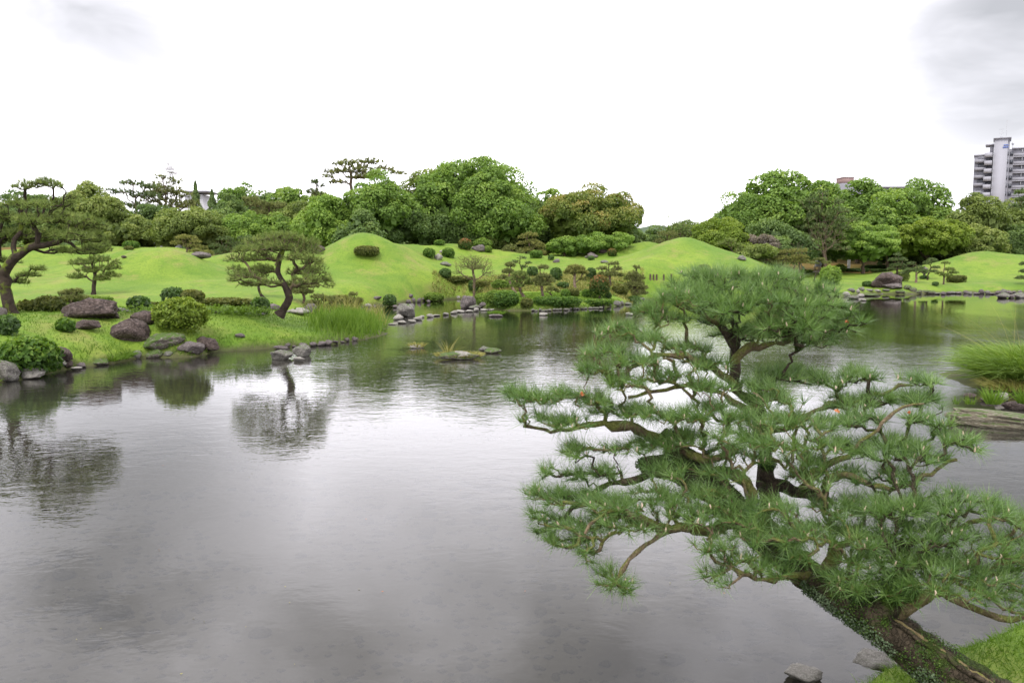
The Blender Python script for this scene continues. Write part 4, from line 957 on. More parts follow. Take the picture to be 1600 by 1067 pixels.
sh(757, 475, 30, 12, 'shrub_lime', 'lime clipped dome behind the big block rock, upper of two', leaf=.09, seed=29)
sh(753, 479, 17, 10, 'shrub_lime', 'lime clipped dome beside the big block rock, lower of two', leaf=.09, seed=30)
sh(774, 481, 32, 22, 'shrub_lime', 'clipped dome partly behind the big clipped dome at the island tip', leaf=.09, seed=31)
sh(791, 484, 38, 24, 'shrub_green', 'biggest clipped dome at the left tip of the island', leaf=.09, seed=32, topv=.4)
sh(823, 484, 18, 14, 'shrub_olive', 'small olive clipped ball right of the big dome', leaf=.09, seed=33)
sh(870, 483, 70, 13, 'shrub_green', 'long low clipped hedge on the island shore, left section', 'hedge', 'low_hedge', leaf=.09, seed=34, power=4, lump=.1)
sh(928, 481, 54, 9, 'shrub_green', 'lower clipped hedge on the island shore, right section', 'hedge', 'low_hedge', leaf=.09, seed=35, power=4, lump=.1)
sh(884, 465, 14, 12, 'shrub_green', 'green clipped ball of the touching pair under the umbrella pine', leaf=.09, seed=36)
sh(896, 463, 18, 13, 'shrub_olive', 'paler clipped ball of the touching pair under the umbrella pine', leaf=.09, seed=37, topv=.4)
sh(917, 465, 14, 12, 'shrub_green', 'clipped ball left of the red topped shrub', leaf=.09, seed=38)
sh(938, 471, 30, 36, 'shrub_red', 'tall egg shaped shrub with salmon red top on the island', leaf=.10, seed=39, topv=.5, trunk=.16)
sh(951, 467, 10, 9, 'shrub_deep', 'small dark shrub right of the red topped shrub', leaf=.09, seed=40)
sh(992, 474, 18, 11, 'shrub_deep', 'blue green shrub at the water edge right of the island rocks', leaf=.09, seed=41)
sh(970, 462, 24, 14, 'shrub_olive', 'olive bush behind the right end of the island lawn', leaf=.1, seed=42, lump=.2, name='leafy_shrub')
sh(869, 440, 18, 18, 'shrub_deep', 'dark round bush on the terrace between two island pines', leaf=.1, seed=43)
sh(832, 434, 17, 16, 'shrub_deep', 'dark round bush on the terrace left of the upright pine', leaf=.1, seed=44, name='leafy_shrub')
sh(880, 451, 18, 9, 'shrub_deep', 'low blue green bush behind the island lawn', leaf=.1, seed=45, name='leafy_shrub')
sh(924, 438, 15, 16, 'shrub_deep', 'round bright leaved bush above the red topped shrub', leaf=.1, seed=46)
sh(838, 405, 18, 11, 'shrub_green', 'clipped box shaped shrub in front of the tall cloud pine', leaf=.1, seed=47, power=3.5)
sh(852, 400, 12, 12, 'shrub_red', 'purplish brown round bush right of the tall cloud pine', leaf=.1, seed=48, topv=-.2)
sh(861, 407, 9, 7, 'shrub_deep', 'little dark ball left of the small rock in the saddle', leaf=.1, seed=49)
sh(949, 389, 10, 9, 'shrub_deep', 'small dark clipped ball above the dark rock on the far slope', leaf=.1, seed=50)
sh(957, 402, 14, 11, 'shrub_red', 'clipped ball with reddish top on the far slope', leaf=.1, seed=51, topv=.35)
sh(924, 407, 10, 7, 'shrub_deep', 'little clipped ball in front of the rock under the small upright pine', leaf=.1, seed=52)
sh(782, 454, 26, 12, 'shrub_lime', 'loose lime green bush at the foot of the terrace left of the pink trunked pine', leaf=.11, seed=53, lump=.25, name='leafy_shrub')
sh(799, 450, 12, 9, 'shrub_green', 'small green bush below the leaning pink trunk', leaf=.1, seed=54, name='leafy_shrub')
sh(1301, 446, 30, 28, 'leaf_bright', 'loose green shrub with orange yellow tips at the right shore', leaf=.12, seed=55, lump=.2, name='leafy_shrub')
sh(1315, 425, 18, 11, 'shrub_lime', 'lower lime shrub with orange tips left of the white post', leaf=.12, seed=56, lump=.2, name='leafy_shrub')
sh(1357, 449, 14, 8, 'shrub_deep', 'dark clipped dome at the shore left of the giant boulder', leaf=.1, seed=57)
sh(1499, 441, 24, 11, 'shrub_olive', 'clipped drum shaped hedge on the far right lawn', leaf=.08, seed=58, power=5, lump=.02)
sh(1342, 425, 32, 5, 'shrub_deep', 'long low hedge under the bright spreading tree, left piece', 'hedge', 'low_hedge', leaf=.1, seed=59, power=6)
sh(1376, 425, 24, 5, 'shrub_deep', 'short low hedge left of the boulder pine, front piece', 'hedge', 'low_hedge', leaf=.1, seed=60, power=6)
sh(1372, 420, 40, 5, 'shrub_deep', 'low hedge in front of the dark undergrowth, rear piece', 'hedge', 'low_hedge', leaf=.1, seed=61, power=6)
sh(1412, 440, 22, 15, 'leaf_olive', 'mossy green mound covering the right end of the giant boulder', leaf=.08, seed=62, topv=0, name='moss_mound', cat='moss mound')
sh(1446, 435, 12, 5, 'shrub_deep', 'little dark bush between the spreading pine and the curved pine', leaf=.09, seed=63)
sh(1463, 448, 9, 6, 'shrub_deep', 'small dark bush on the shore stones left of the thin open pine', leaf=.09, seed=64)
sh(720, 450, 40, 10, 'shrub_olive', 'brown green scrub under the pruned bare twigged tree', 'thicket', 'bank_thicket', leaf=.11, seed=65, lump=.3)
sh(760, 450, 40, 10, 'shrub_olive', 'olive scrub on the bank right of the pruned bare twigged tree', 'thicket', 'bank_thicket', leaf=.11, seed=66, lump=.3)
sh(1258, 426, 26, 4, 'shrub_lime', 'low yellowish shrub at the feet of the heron', leaf=.1, seed=67, lump=.2, name='leafy_shrub')
sh(200, 528, 34, 14, 'shrub_green', 'creeping vine hugging the front of the big rounded boulder', 'vine', 'creeping_vine', leaf=.07, seed=68, lump=.3, depth=.2)

# ================================================================== rocks
r_ = rock
RD, RG, RP, RM, RU = 'rock_dark', 'rock_grey', 'rock_pale', 'rock_moss', 'rock_purple'
r_(130, 497, 92, 31, RD, 'largest flat topped dark brown boulder on the left peninsula', 'boulder', 'boulder', 1, 4)
r_(131, 515, 42, 15, RD, 'half buried brown rock with a reddish left side', 'rock', 'rock', 2, 4)
r_(197, 533, 60, 36, RD, 'big rounded dark boulder with vines on its front', 'boulder', 'boulder', 3, 4)
r_(226, 506, 44, 20, RD, 'dark boulder half hidden behind the yellow green azalea', 'boulder', 'boulder', 4, 3)
r_(246, 547, 76, 26, RM, 'long tilted slab shaped rock with grass on its face', 'boulder', 'boulder', 5, 4, tilt=-.22)
r_(296, 553, 42, 19, RU, 'flat split rock at the waterline right of the tilted slab', seed=6, sub=4)
r_(318, 545, 42, 19, RD, 'dark humped rock above the flat split rock', seed=7, sub=4)
r_(239, 558, 27, 13, RM, 'low wet rock under the tilted slab', seed=8)
r_(262, 556, 14, 7, RG, 'small grey stone right of the low wet rock under the slab', seed=81)
r_(213, 560, 14, 13, RG, 'knobbly grey stone at the left end of the tilted slab', seed=82)
r_(88, 566, 38, 24, RD, 'dark speckled rock right of the large azalea mound', seed=9, sub=4)
r_(83, 577, 30, 16, RG, 'pale topped rock at the waterline below the speckled one', seed=10, sub=4)
r_(104, 574, 22, 10, RD, 'low dark wet rock right of the pale topped one', seed=11)
r_(117, 579, 17, 6, RP, 'tiny pale triangular stone in the water by the left shore', seed=12)
r_(152, 568, 28, 9, RM, 'flat mossy stone under the grass fringe on the left shore', seed=13)
r_(125, 572, 18, 8, RU, 'small purplish stone left of the flat mossy stone', seed=14)
r_(4, 594, 40, 32, RG, 'yellow grey boulder cut by the left edge of the picture', 'boulder', 'boulder', 15, 4)
r_(47, 592, 38, 18, RP, 'pale rounded stone in the water under the large azalea mound', seed=16, sub=4)
r_(42, 584, 34, 15, RM, 'mossy yellow stone behind the pale rounded stone', seed=17)
r_(374, 528, 15, 7, RU, 'small brown stone sunk in the peninsula grass', seed=18)
r_(-2, 493, 20, 14, RU, 'pale brown rock behind the foot of the leaning pine', seed=19)
r_(438, 562, 35, 16, RG, 'smooth domed rock in the water below the centre pine, left one', seed=20, sub=4)
r_(470, 557, 29, 19, RG, 'mottled lichen rock in the water below the centre pine, right one', seed=21, sub=4)
r_(466, 565, 19, 8, RP, 'small cream stone in front of the two rocks below the centre pine', seed=22)
for i, (x, y, w_, h_) in enumerate([(437, 546, 18, 6), (448, 541, 12, 8), (461, 542, 10, 4), (472, 541, 12, 5), (487, 541, 14, 6), (500, 540, 16, 8), (513, 539, 14, 8), (524, 537, 12, 7), (533, 535, 10, 5), (541, 534, 12, 6), (552, 532, 10, 5)]):
    r_(x, y, w_, h_, RU, 'small grey brown edging stone in the row along the tip of the peninsula', 'stone', 'edging_stone', share=i % 5, sub=2, group='edging stones along the peninsula tip')
for i, (x, y, w_, h_) in enumerate([(167, 487, 12, 5), (177, 487, 14, 5), (189, 487, 12, 5), (198, 488, 9, 4), (310, 487, 12, 4), (322, 488, 11, 4), (336, 489, 12, 4)]):
    r_(x, y, w_, h_, RP, 'pale pebble like stone at the channel edge seen over the peninsula crest', 'stone', 'channel_stone', share=i % 5, sub=2, group='pale stones of the channel edge')
r_(425, 484, 24, 9, RU, 'brown flat rock behind the dark leafy shrub by the centre pine', seed=30)
r_(408, 493, 11, 4, RP, 'pale flat stone below the dark leafy shrub', seed=31)
r_(462, 491, 40, 10, RP, 'row like pale flat rock right behind the bent pine trunk', seed=32)
r_(485, 490, 24, 17, RU, 'pinkish brown pointed rock in front of the wide dwarf pine', seed=33)
r_(547, 487, 8, 6, RP, 'small pale rock at the channel mouth left of the reeds', seed=34)
r_(575, 480, 12, 6, RP, 'pale stone at the water edge left of the dark leafy ball', seed=35)
r_(588, 468, 16, 5, RU, 'flat greyish rock in the grass left of the inlet', seed=36)
# middle distance
r_(633, 495, 31, 21, RG, 'upright lichen covered block rock at the left end of the stepping stones', 'boulder', 'boulder', 40, 4)
r_(622, 500, 17, 9, RP, 'pale low stone in front of the lichen covered block rock', seed=41)
r_(731, 482, 25, 20, RU, 'big rough block rock at the right end of the stepping stones', 'boulder', 'boulder', 42, 4)
r_(716, 467, 10, 5, RP, 'small pale stone left behind the big rough block rock', seed=43)
r_(754, 480, 12, 8, RU, 'brown knobbly rock between the lime domes and the stepping stones', seed=44)
for i, (x, y, w_, h_) in enumerate([(614, 507, 12, 3), (628, 506, 15, 4), (644, 504, 16, 4), (651, 500, 16, 5), (659, 497, 10, 4), (671, 496, 12, 5), (682, 494, 12, 4), (695, 493, 12, 5), (709, 490.5, 10, 4), (719, 489, 13, 4), (733, 487.5, 13, 3.5), (744, 487, 13, 5), (757, 485.5, 13, 4), (769, 484.5, 11, 3.5)]):
    r_(x, y, w_, h_, RP, 'pale flat stepping stone in the line crossing the inlet', 'stepping stone', 'stepping_stone', share=i % 5, sub=2, group='stepping stones across the inlet')
r_(743, 482.5, 20, 6, RG, 'larger flat grey rock on top of the stepping stone line by the block rock', seed=46)
for i, (x, y, w_, h_) in enumerate([(628, 478, 14, 5), (638, 474, 10, 8), (646, 471, 9, 6), (655, 472, 10, 8), (663, 470, 8, 6), (642, 466, 9, 5), (616, 481, 12, 4), (669, 473, 8, 4)]):
    r_(x, y, w_, h_, RU, 'tumbled bank stone at the water left of the light green mound', 'stone', 'bank_stone', share=i % 5, sub=2, group='tumbled bank stones of the inlet')
r_(849, 493, 14, 5, RP, 'single pale flat stone in open water before the island', seed=50)
r_(984, 493, 12, 5, RP, 'single pale stone in open water left of the foreground pine top', seed=51)
for i, (x, y, w_, h_) in enumerate([(951, 478, 9, 6), (963, 478, 11, 7), (972, 476, 9, 5), (981, 476, 10, 5), (940, 480, 9, 4)]):
    r_(x, y, w_, h_, RG, 'small rock at the right end of the island shore', 'rock', 'shore_rock', share=i % 5, sub=2, group='shore rocks at the right end of the island')
r_(1001, 469, 16, 5, RP, 'flat pale rock at the water edge just left of the foreground pine top', seed=52)
for i in range(20):
    x = 832 + i * 5.6; r_(x, 486.5 - max(0, (x - 850)) * .045, 6.5, 3, RG, 'tiny edging stone under the island hedge', 'stone', 'hedge_stone', share=i % 5, sub=1, group='edging stones under the island hedge')
# islets and rocks in the open water
r_(757, 549, 19, 8, RG, 'dark humped stone in the pond, left one of the pair right of the islet', seed=53)
r_(770, 552, 28, 8, RM, 'flatter mossy stone in the pond, right one of the pair right of the islet', seed=54)
r_(717, 562, 66, 11, RM, 'long flat rock forming the grassy islet in the pond', 'rock', 'islet_rock', 55, 4, depth=.5)
r_(722, 562, 30, 13, RP, 'pale bare rock on top of the grassy islet', seed=56)
r_(650, 544, 24, 5, RP, 'tiny islet stone left of the grassy islet', seed=57)
r_(775, 495, 23, 4, RU, 'small low rock with grass before the clipped domes', seed=58)
# slope rocks
r_(685, 406, 15, 10, RP, 'pale rock between the two clipped shrubs on the slope', seed=60)
r_(691, 395, 9, 5, RP, 'small pale stone above the rock between the clipped shrubs', seed=61)
r_(696, 416, 20, 7, RG, 'flat grey rock below the pair of clipped shrubs', seed=62)
r_(748, 392, 25, 11, RU, 'square lichen rock on the ridge crest', seed=63)
r_(498, 394, 20, 12, RD, 'dark pointed rock on the left shoulder of the round hill', seed=64)
r_(312, 402, 30, 10, RU, 'long grey rock below the golden cloud pine', seed=65)
r_(193, 404, 9, 5, RD, 'small dark stone on the lawn right of the slender pine', seed=66)
r_(869, 410, 11, 6, RU, 'small purplish rock in the saddle of the ridge', seed=67)
r_(943, 396, 14, 7, RD, 'dark rock right of the small upright pine on the far slope', seed=68)
r_(926, 404, 17, 9, RU, 'grey rock beneath the small upright pine on the far slope', seed=69)
r_(945, 410, 14, 5, RG, 'flat rock lowest on the far slope', seed=70)
r_(917, 404, 7, 4, RG, 'tiny rock at the left of the far slope group', seed=71)
r_(1160, 408, 18, 8, RG, 'rounded grey rock at the right foot of the conical mound', seed=72)
# right shore
r_(1389, 449, 56, 24, RD, 'giant purple brown boulder on the right shore', 'boulder', 'boulder', 75, 4)
r_(1398, 452, 30, 9, RU, 'pale patched rock leaning on the giant boulder', 'boulder', 'boulder', 76, 4)
for i, (x, y, w_, h_) in enumerate([(1323, 462, 12, 5), (1331, 457, 14, 8), (1340, 459, 10, 6), (1334, 468, 14, 5), (1322, 474, 12, 4), (1348, 455, 12, 6), (1345, 464, 11, 4), (1360, 455, 12, 5), (1372, 457, 13, 5), (1384, 456, 12, 6), (1350, 470, 10, 3)]):
    r_(x, y, w_, h_, RG if i % 2 else RP, 'jumbled shore stone between the orange tipped shrub and the giant boulder', 'stone', 'shore_stone', share=i % 5, sub=2, group='jumbled stones left of the giant boulder')
for i, (x, y, w_, h_) in enumerate([(1409, 457, 12, 6), (1419, 453, 14, 7), (1427, 457, 12, 6), (1436, 459, 12, 5), (1447, 459, 14, 5), (1458, 459, 12, 5)]):
    r_(x, y, w_, h_, RM, 'mossy shore stone below the spreading pine', 'stone', 'shore_stone', share=i % 5, sub=2, group='mossy stones below the spreading pine')
for i in range(18):
    x = 1466 + i * 8.6
    r_(x, 459.5 + .6 * math.sin(i * 2.1), 9.5, 5 + 1.2 * math.sin(i * 1.7), RU if i % 3 else RG, 'grey edging stone in the straight row under the far right lawn', 'stone', 'edging_stone', share=i % 5, sub=2, group='edging stones under the far right lawn')
r_(1570, 466, 20, 9, RG, 'leftmost angular rock in the water off the far right lawn', seed=77)
r_(1582, 466, 10, 6, RU, 'middle small rock in the water off the far right lawn', seed=78)
r_(1598, 466, 26, 9, RG, 'rightmost broad rock in the water off the far right lawn', seed=79)
r_(1363, 463, 24, 4, RM, 'flat yellow green mossy rock in the water before the giant boulder', seed=80)
# right side, nearer
def slab():
    p = gp(1562, 672, 0.); rng = np.random.default_rng(4)
    V, Fc = ICO[5]; V = V.copy()
    s = np.sign(V) * np.abs(V) ** .6
    n = snoise(V, 2., 8, 2); lay = .05 * np.sin(s[:, 2] * 9 + n * 2.5)
    s = s * (1 + .12 * n + .04 * snoise(V, 7, 8, 6) + lay)[:, None]
    s[:, 1] *= 1 - .3 * np.clip(-s[:, 0], 0, 1)
    o = mk('slab_rock', s, Fc, M['rock_slab'], smooth=True)
    o.scale = (.84, .30, .16); o.location = (p[0] + .26, p[1] + .36, .09); o.rotation_euler = (0, .06, -.34)
    tag(o, 'long layered rock slab lying in the water at the right', 'rock')
slab()
r_(1567, 627, 24, 14, RP, 'rounded pale stone under the overhanging sedge clump', seed=83, sub=4)
r_(1519, 622, 22, 7, RD, 'dark wet stone at the left foot of the sedge clump', seed=84)
r_(1545, 628, 20, 7, RD, 'dark wet stone in the middle below the sedge clump', seed=85)
r_(1594, 640, 40, 12, RD, 'dark bank stone at the right end below the sedge clump', seed=88)
r_(1260, 1068, 58, 18, RP, 'pale rounded rock breaking the water at the bottom edge', seed=86, sub=4)
r_(1425, 1062, 62, 20, RP, 'pale rock half hidden by grass at the foot of the leaning trunk', seed=87, sub=4, pos=(2.42, 5.0, .30))

# stones on the pond bed near the camera
rng = np.random.default_rng(12)
cob = []
for k in range(6):
    V, Fc = rock_verts(np.random.default_rng(700 + k), 2, 10, .04); me = mk('cobble', V, Fc, M['rock_bed'] if 'rock_bed' in M else M['rock_grey'], smooth=True); cob.append(me)
cn = 0
for k in range(900):
    y = rng.uniform(3.6, 12.5); x = rng.uniform(-.75, .75) * (y + .6)
    z, d = height(np.array([x]), np.array([y])); z = float(z[0])
    if z > -.2 or rng.random() < .3 + .5 * (snoise(np.array([[x, y, 0.]]), .6)[0] > .25): continue
    s = rng.uniform(.04, .12) * (1 if rng.random() < .9 else 1.5)
    if cn < 6: o = cob[cn]
    else: o = bpy.data.objects.new('cobble', cob[cn % 6].data); COL.objects.link(o)
    cn += 1
    o.location = (x, y, z + s * .15); o.scale = (s, s * rng.uniform(.7, 1), s * .5); o.rotation_euler = (0, 0, rng.uniform(0, 6.28))
    tag(o, 'rounded cobble lying under the clear shallow water near the camera', 'cobble', 'cobbles on the pond bed')
    if cn >= 290: break
pb = Acc(); rng = np.random.default_rng(3); n = 6500
yy = rng.uniform(3.2, 16, n); xx = rng.uniform(-.75, .75, n) * (yy + .6); zz, dd = height(xx, yy)
Vi = np.array([[1, 0, 0], [0, 1, 0], [-1, 0, 0], [0, -1, 0], [0, 0, 1], [0, 0, -1.]]); Fi = np.array([[0, 1, 4], [1, 2, 4], [2, 3, 4], [3, 0, 4], [1, 0, 5], [2, 1, 5], [3, 2, 5], [0, 3, 5]])
keep = (zz < -.12) & (snoise(np.stack([xx, yy, 0 * xx], 1), .8) > -.25)
xx, yy, zz = xx[keep], yy[keep], zz[keep]; s = rng.uniform(.015, .055, len(xx))
V = (Vi[None] * rng.uniform(.75, 1.25, (len(xx), len(Vi), 1)) * s[:, None, None] * np.array([1, .9, .5]) + np.stack([xx, yy, zz + s * .2], 1)[:, None])
Fc = (Fi[None] + (np.arange(len(xx)) * len(Vi))[:, None, None]).reshape(-1, 3)
tag(mk('gravel', V.reshape(-1, 3), Fc, M['rock_bed'] if 'rock_bed' in M else M['rock_grey'], smooth=True), 'loose gravel and pebbles on the shallow pond bed', 'gravel', kind='stuff')
for i, (x, y, w_, lb) in enumerate([(1322, 884, 70, 'reddish boulder submerged beside the leaning trunk'), (1500, 905, 90, 'pale brown boulder submerged off the right bank'), (1590, 830, 90, 'submerged boulder below the right hand branches'), (1480, 850, 110, 'broad dark boulder submerged behind the lower branches')]):
    p = gp(x, y, 0.); p[2] = -.36
    r_(x, y, w_, w_ * .42, RU, lb, 'boulder', 'submerged_boulder', 90 + i, 3, pos=p, sink=.1)

# ================================================================== grass and reeds
def grassfield(name, X, Yy, L, Wd, mat, label, rng, lean=.35, seg=1, droop=0., zoff=-.01, cat='grass', kind='stuff', up=1., parent=None):
    Z, D = height(X, Yy); k = Z > .01 if kind == 'stuff' else np.ones(len(X), bool)
    X, Yy, Z = X[k], Yy[k], Z[k]; L = np.broadcast_to(L, k.shape)[k]; n = len(X)
    d = rng.normal(size=(n, 3)) * lean; d[:, 2] = up
    V, Fc = blades(np.stack([X, Yy, Z + zoff], 1), d, L * rng.uniform(.6, 1.25, n), Wd, rng, droop, seg)
    a = np.clip(.5 + .17 * rng.normal(size=n) + .18 * snoise(np.stack([X, Yy, Z], 1), 1.2), 0, 1)
    o = mk(name, V, Fc, M[mat], None, np.repeat(a, len(V) // n))
    return tag(o, label, cat, kind=kind)
rng = np.random.default_rng(21)
n = 52000; X = rng.normal(3.7, 2.0, n); Yy = rng.normal(5.1, 1.5, n)
grassfield('bank_grass', X, Yy, .09, .006, 'grass_blade', 'thick fresh green grass on the near bank at the lower right', rng, .5, 2, .35)
n = 900; X = rng.uniform(1.5, 4.6, n); Yy = rng.uniform(4.4, 6.6, n)
_, D_ = height(X, Yy); k = (D_ > .02) & (D_ < .3)
grassfield('long_grass', X[k], Yy[k], .22, .007, 'grass_blade', 'longer grass blades leaning over the edge of the near bank', rng, .6, 4, .5)
n = 46000; X = rng.uniform(-24, -4, n); Yy = rng.uniform(18, 35, n)
grassfield('peninsula_turf', X, Yy, .085, .022, 'grass_blade', 'short turf of the left peninsula', rng, .5)
n = 40000; X = rng.uniform(-22, -5, n); Yy = rng.uniform(17, 34, n); _, D_ = height(X, Yy)
k = (D_ > -.05) & (D_ < .55) & (snoise(np.stack([X, Yy, 0 * X], 1), .7) > -.35) & (Yy < 31.5)
grassfield('shore_grass', X[k], Yy[k], .30, .018, 'grass_blade', 'longer unmown grass fringing the shore of the left peninsula', rng, .45, 3, .25)
def at_tip(n, cx, cy, sx, sy): return rng.normal(cx, sx, n), rng.normal(cy, sy, n)
X, Yy = at_tip(3200, -6.5, 32.2, .62, 1.7); k = np.abs(X + 6.9) < 2.4
grassfield('reed_bed', X[k], Yy[k], .68, .028, 'grass_blade', 'dense green reeds at the tip of the left peninsula', rng, .22, 3, .15)
X, Yy = at_tip(420, -7.0, 35.5, 1.3, .8)
grassfield('tall_reeds', X, Yy, 1.25, .02, 'grass_dry', 'thin tall seeding grass behind the reeds at the peninsula tip', rng, .25, 4, .3)
n = 26000; X = rng.uniform(-2.5, 9, n); Yy = rng.uniform(46, 53, n)
grassfield('island_turf', X, Yy, .09, .04, 'grass_blade', 'short turf on the lawn of the island', rng, .5)
n = 15000; X = rng.uniform(-6, 10.5, n); Yy = rng.uniform(53.5, 61.5, n)
k = (X / Yy > -.10) & (X / Yy < .165) & (snoise(np.stack([X, Yy * 1.6, 0 * X], 1), .5, 8, 4) > -.25)
grassfield('bank_scrub', X[k], Yy[k], .24, .05, 'grass_dry', 'rough brownish grass and scrub on the terraced bank behind the island', rng, .6)
n = 9000; X = rng.uniform(-6, 10.5, n); Yy = rng.uniform(53.5, 61, n); k = (X / Yy > -.10) & (X / Yy < .165)
grassfield('bank_weeds', X[k], Yy[k], .20, .05, 'shrub_olive', 'low olive weeds on the terraced bank behind the island', rng, .8)
# white flowered plants along the channel
P = [ground(x, y) for x, y in [(232, 491), (352, 491), (366, 491), (378, 491), (390, 491), (340, 491)]]
V_ = Acc(); rng = np.random.default_rng(8)
for p in P:
    q = p + rng.normal(size=(260, 3)) * [.55, .3, .08] + [0, 0, .15]; v, f = cards(q, rng.normal(size=(260, 3)) + [0, 0, 1], .11, rng, .6); V_.add(v, f, .4)
tag(V_.mk('ground_cover', M['shrub_lime']), 'pale leafy ground cover along the channel behind the peninsula crest', 'ground cover', kind='stuff')

def clump(px, py, n, L, spread, label, mat='grass_long', name='grass_clump', wd=.018, droop=.6, lean=.8, seg=5, pos=None, cat='grass clump', seed=0, fan=1., dry=0):
    rng = np.random.default_rng(seed + 77)
    p = ground(px, py) if pos is None else np.array(pos, float)
    a = rng.uniform(0, 6.28, n); r = spread * rng.random(n) ** .5
    P_ = np.stack([np.cos(a) * r, np.sin(a) * r * .8, np.full(n, -.03)], 1)
    D_ = np.stack([np.cos(a) * r / spread * lean, np.sin(a) * r / spread * lean, np.ones(n)], 1) + rng.normal(size=(n, 3)) * .22
    V, Fc = blades(P_, D_, L * rng.uniform(.55, 1.15, n), wd, rng, droop, seg)
    t = thing(name, label, cat, p)
    mk('blades', V, Fc, M[mat], t, np.repeat(np.clip(.5 + .2 * rng.normal(size=n), 0, 1), len(V) // n))
    if dry:
        Pd = P_[:dry] * .6; Dd = np.stack([rng.normal(size=dry) * .45, rng.normal(size=dry) * .3, np.ones(dry)], 1)
        V, Fc = blades(Pd, Dd, L * 1.75, .007, rng, .3, 6); mk('seed_stalks', V, Fc, M['grass_dry'], t, np.full(len(V), .6))
    return t
clump(1575, 600, 7500, 1.7, 1.1, 'huge arching sedge clump on the right bank', pos=(12.5, 18.7, .12), wd=.022, droop=.48, lean=.60, seg=6, seed=1, dry=60)
clump(1640, 600, 4800, 1.8, 1.1, 'second sedge clump cut by the right edge of the picture', pos=(13.9, 18.9, .12), wd=.022, droop=.7, lean=.9, seg=6, seed=2, dry=30)
clump(1585, 600, 900, .5, .8, 'reddish brown low sedge in front of the huge clump', mat='grass_dry', pos=(11.6, 17.85, .1), wd=.014, droop=.5, seed=3)
clump(1559, 640, 170, .42, .13, 'upright light green tuft of grass on the rock slab', pos=(9.45, 15.45, .20), wd=.016, droop=.15, lean=.45, seed=4, mat='grass_blade')
clump(1590, 640, 150, .45, .16, 'light green tuft of grass at the right end of the rock slab', pos=(10.15, 15.5, .20), wd=.016, droop=.2, lean=.5, seed=5, mat='grass_blade')
clump(1536, 640, 60, .25, .10, 'thin short tuft of grass on the left part of the rock slab', pos=(9.1, 15.6, .17), wd=.010, droop=.2, lean=.4, seed=6, mat='grass_blade')
clump(1523, 640, 30, .22, .05, 'smallest tuft of grass near the left end of the rock slab', pos=(8.85, 15.65, .16), wd=.010, droop=.2, lean=.4, seed=7, mat='grass_blade')
p = gp(717, 561, 0.)
clump(0, 0, 1300, .20, .72, 'yellowing grass mat covering the islet rock', mat='grass_dry', pos=(p[0], p[1] + .3, .10), wd=.018, droop=.4, lean=.8, seed=8)
clump(0, 0, 40, .75, .12, 'sparse tall seeding stalks on the left of the islet', mat='grass_dry', pos=(p[0] - .35, p[1] + .3, .12), wd=.014, droop=.25, lean=.5, seed=9)
p = gp(651, 544, 0.)
clump(0, 0, 160, .28, .22, 'tuft of yellow grass on the tiny left islet', mat='grass_dry', pos=(p[0], p[1] + .1, .05), wd=.02, droop=.3, lean=.6, seed=10)
p = gp(775, 494, 0.)
clump(0, 0, 260, .30, .40, 'patch of short grass on the low rock before the clipped domes', mat='grass_blade', pos=(p[0], p[1] + .2, .12), wd=.03, droop=.3, lean=.6, seed=11)
for i, (x, y) in enumerate([(172, 562), (186, 560), (196, 556), (250, 536)]):
    clump(x, y, 160, .42, .22, ['long grass tuft at the shore under the rounded boulder, left of three', 'long grass tuft at the shore under the rounded boulder, middle of three', 'long grass tuft at the shore under the rounded boulder, right of three', 'ragged grass growing over the face of the tilted slab'][i], mat='grass_blade', wd=.018, droop=.5, seed=12 + i)
# fallen leaves floating near the camera
rng = np.random.default_rng(44)
for i in range(34):
    x, y = rng.uniform(20, 1300), rng.uniform(690, 1060)
    if x > 800 and y < 820: continue
    p = gp(x, y, .006); s = rng.uniform(.012, .028)
    V, Fc = cards(np.array([[0, 0, 0.]]), np.array([[0, 0, 1.]]), s, rng, .35 if i % 3 else .12)
    V[1, 2] += .003
    o = mk('floating_leaf', V, Fc, M['grass_dry'] if i % 4 else M['leaf_dead'], None, np.full(4, rng.uniform(.4, 1.)))
    o.location = tuple(p); tag(o, 'tiny pale fallen leaf floating on the near water', 'leaf', 'fallen leaves on the near water')
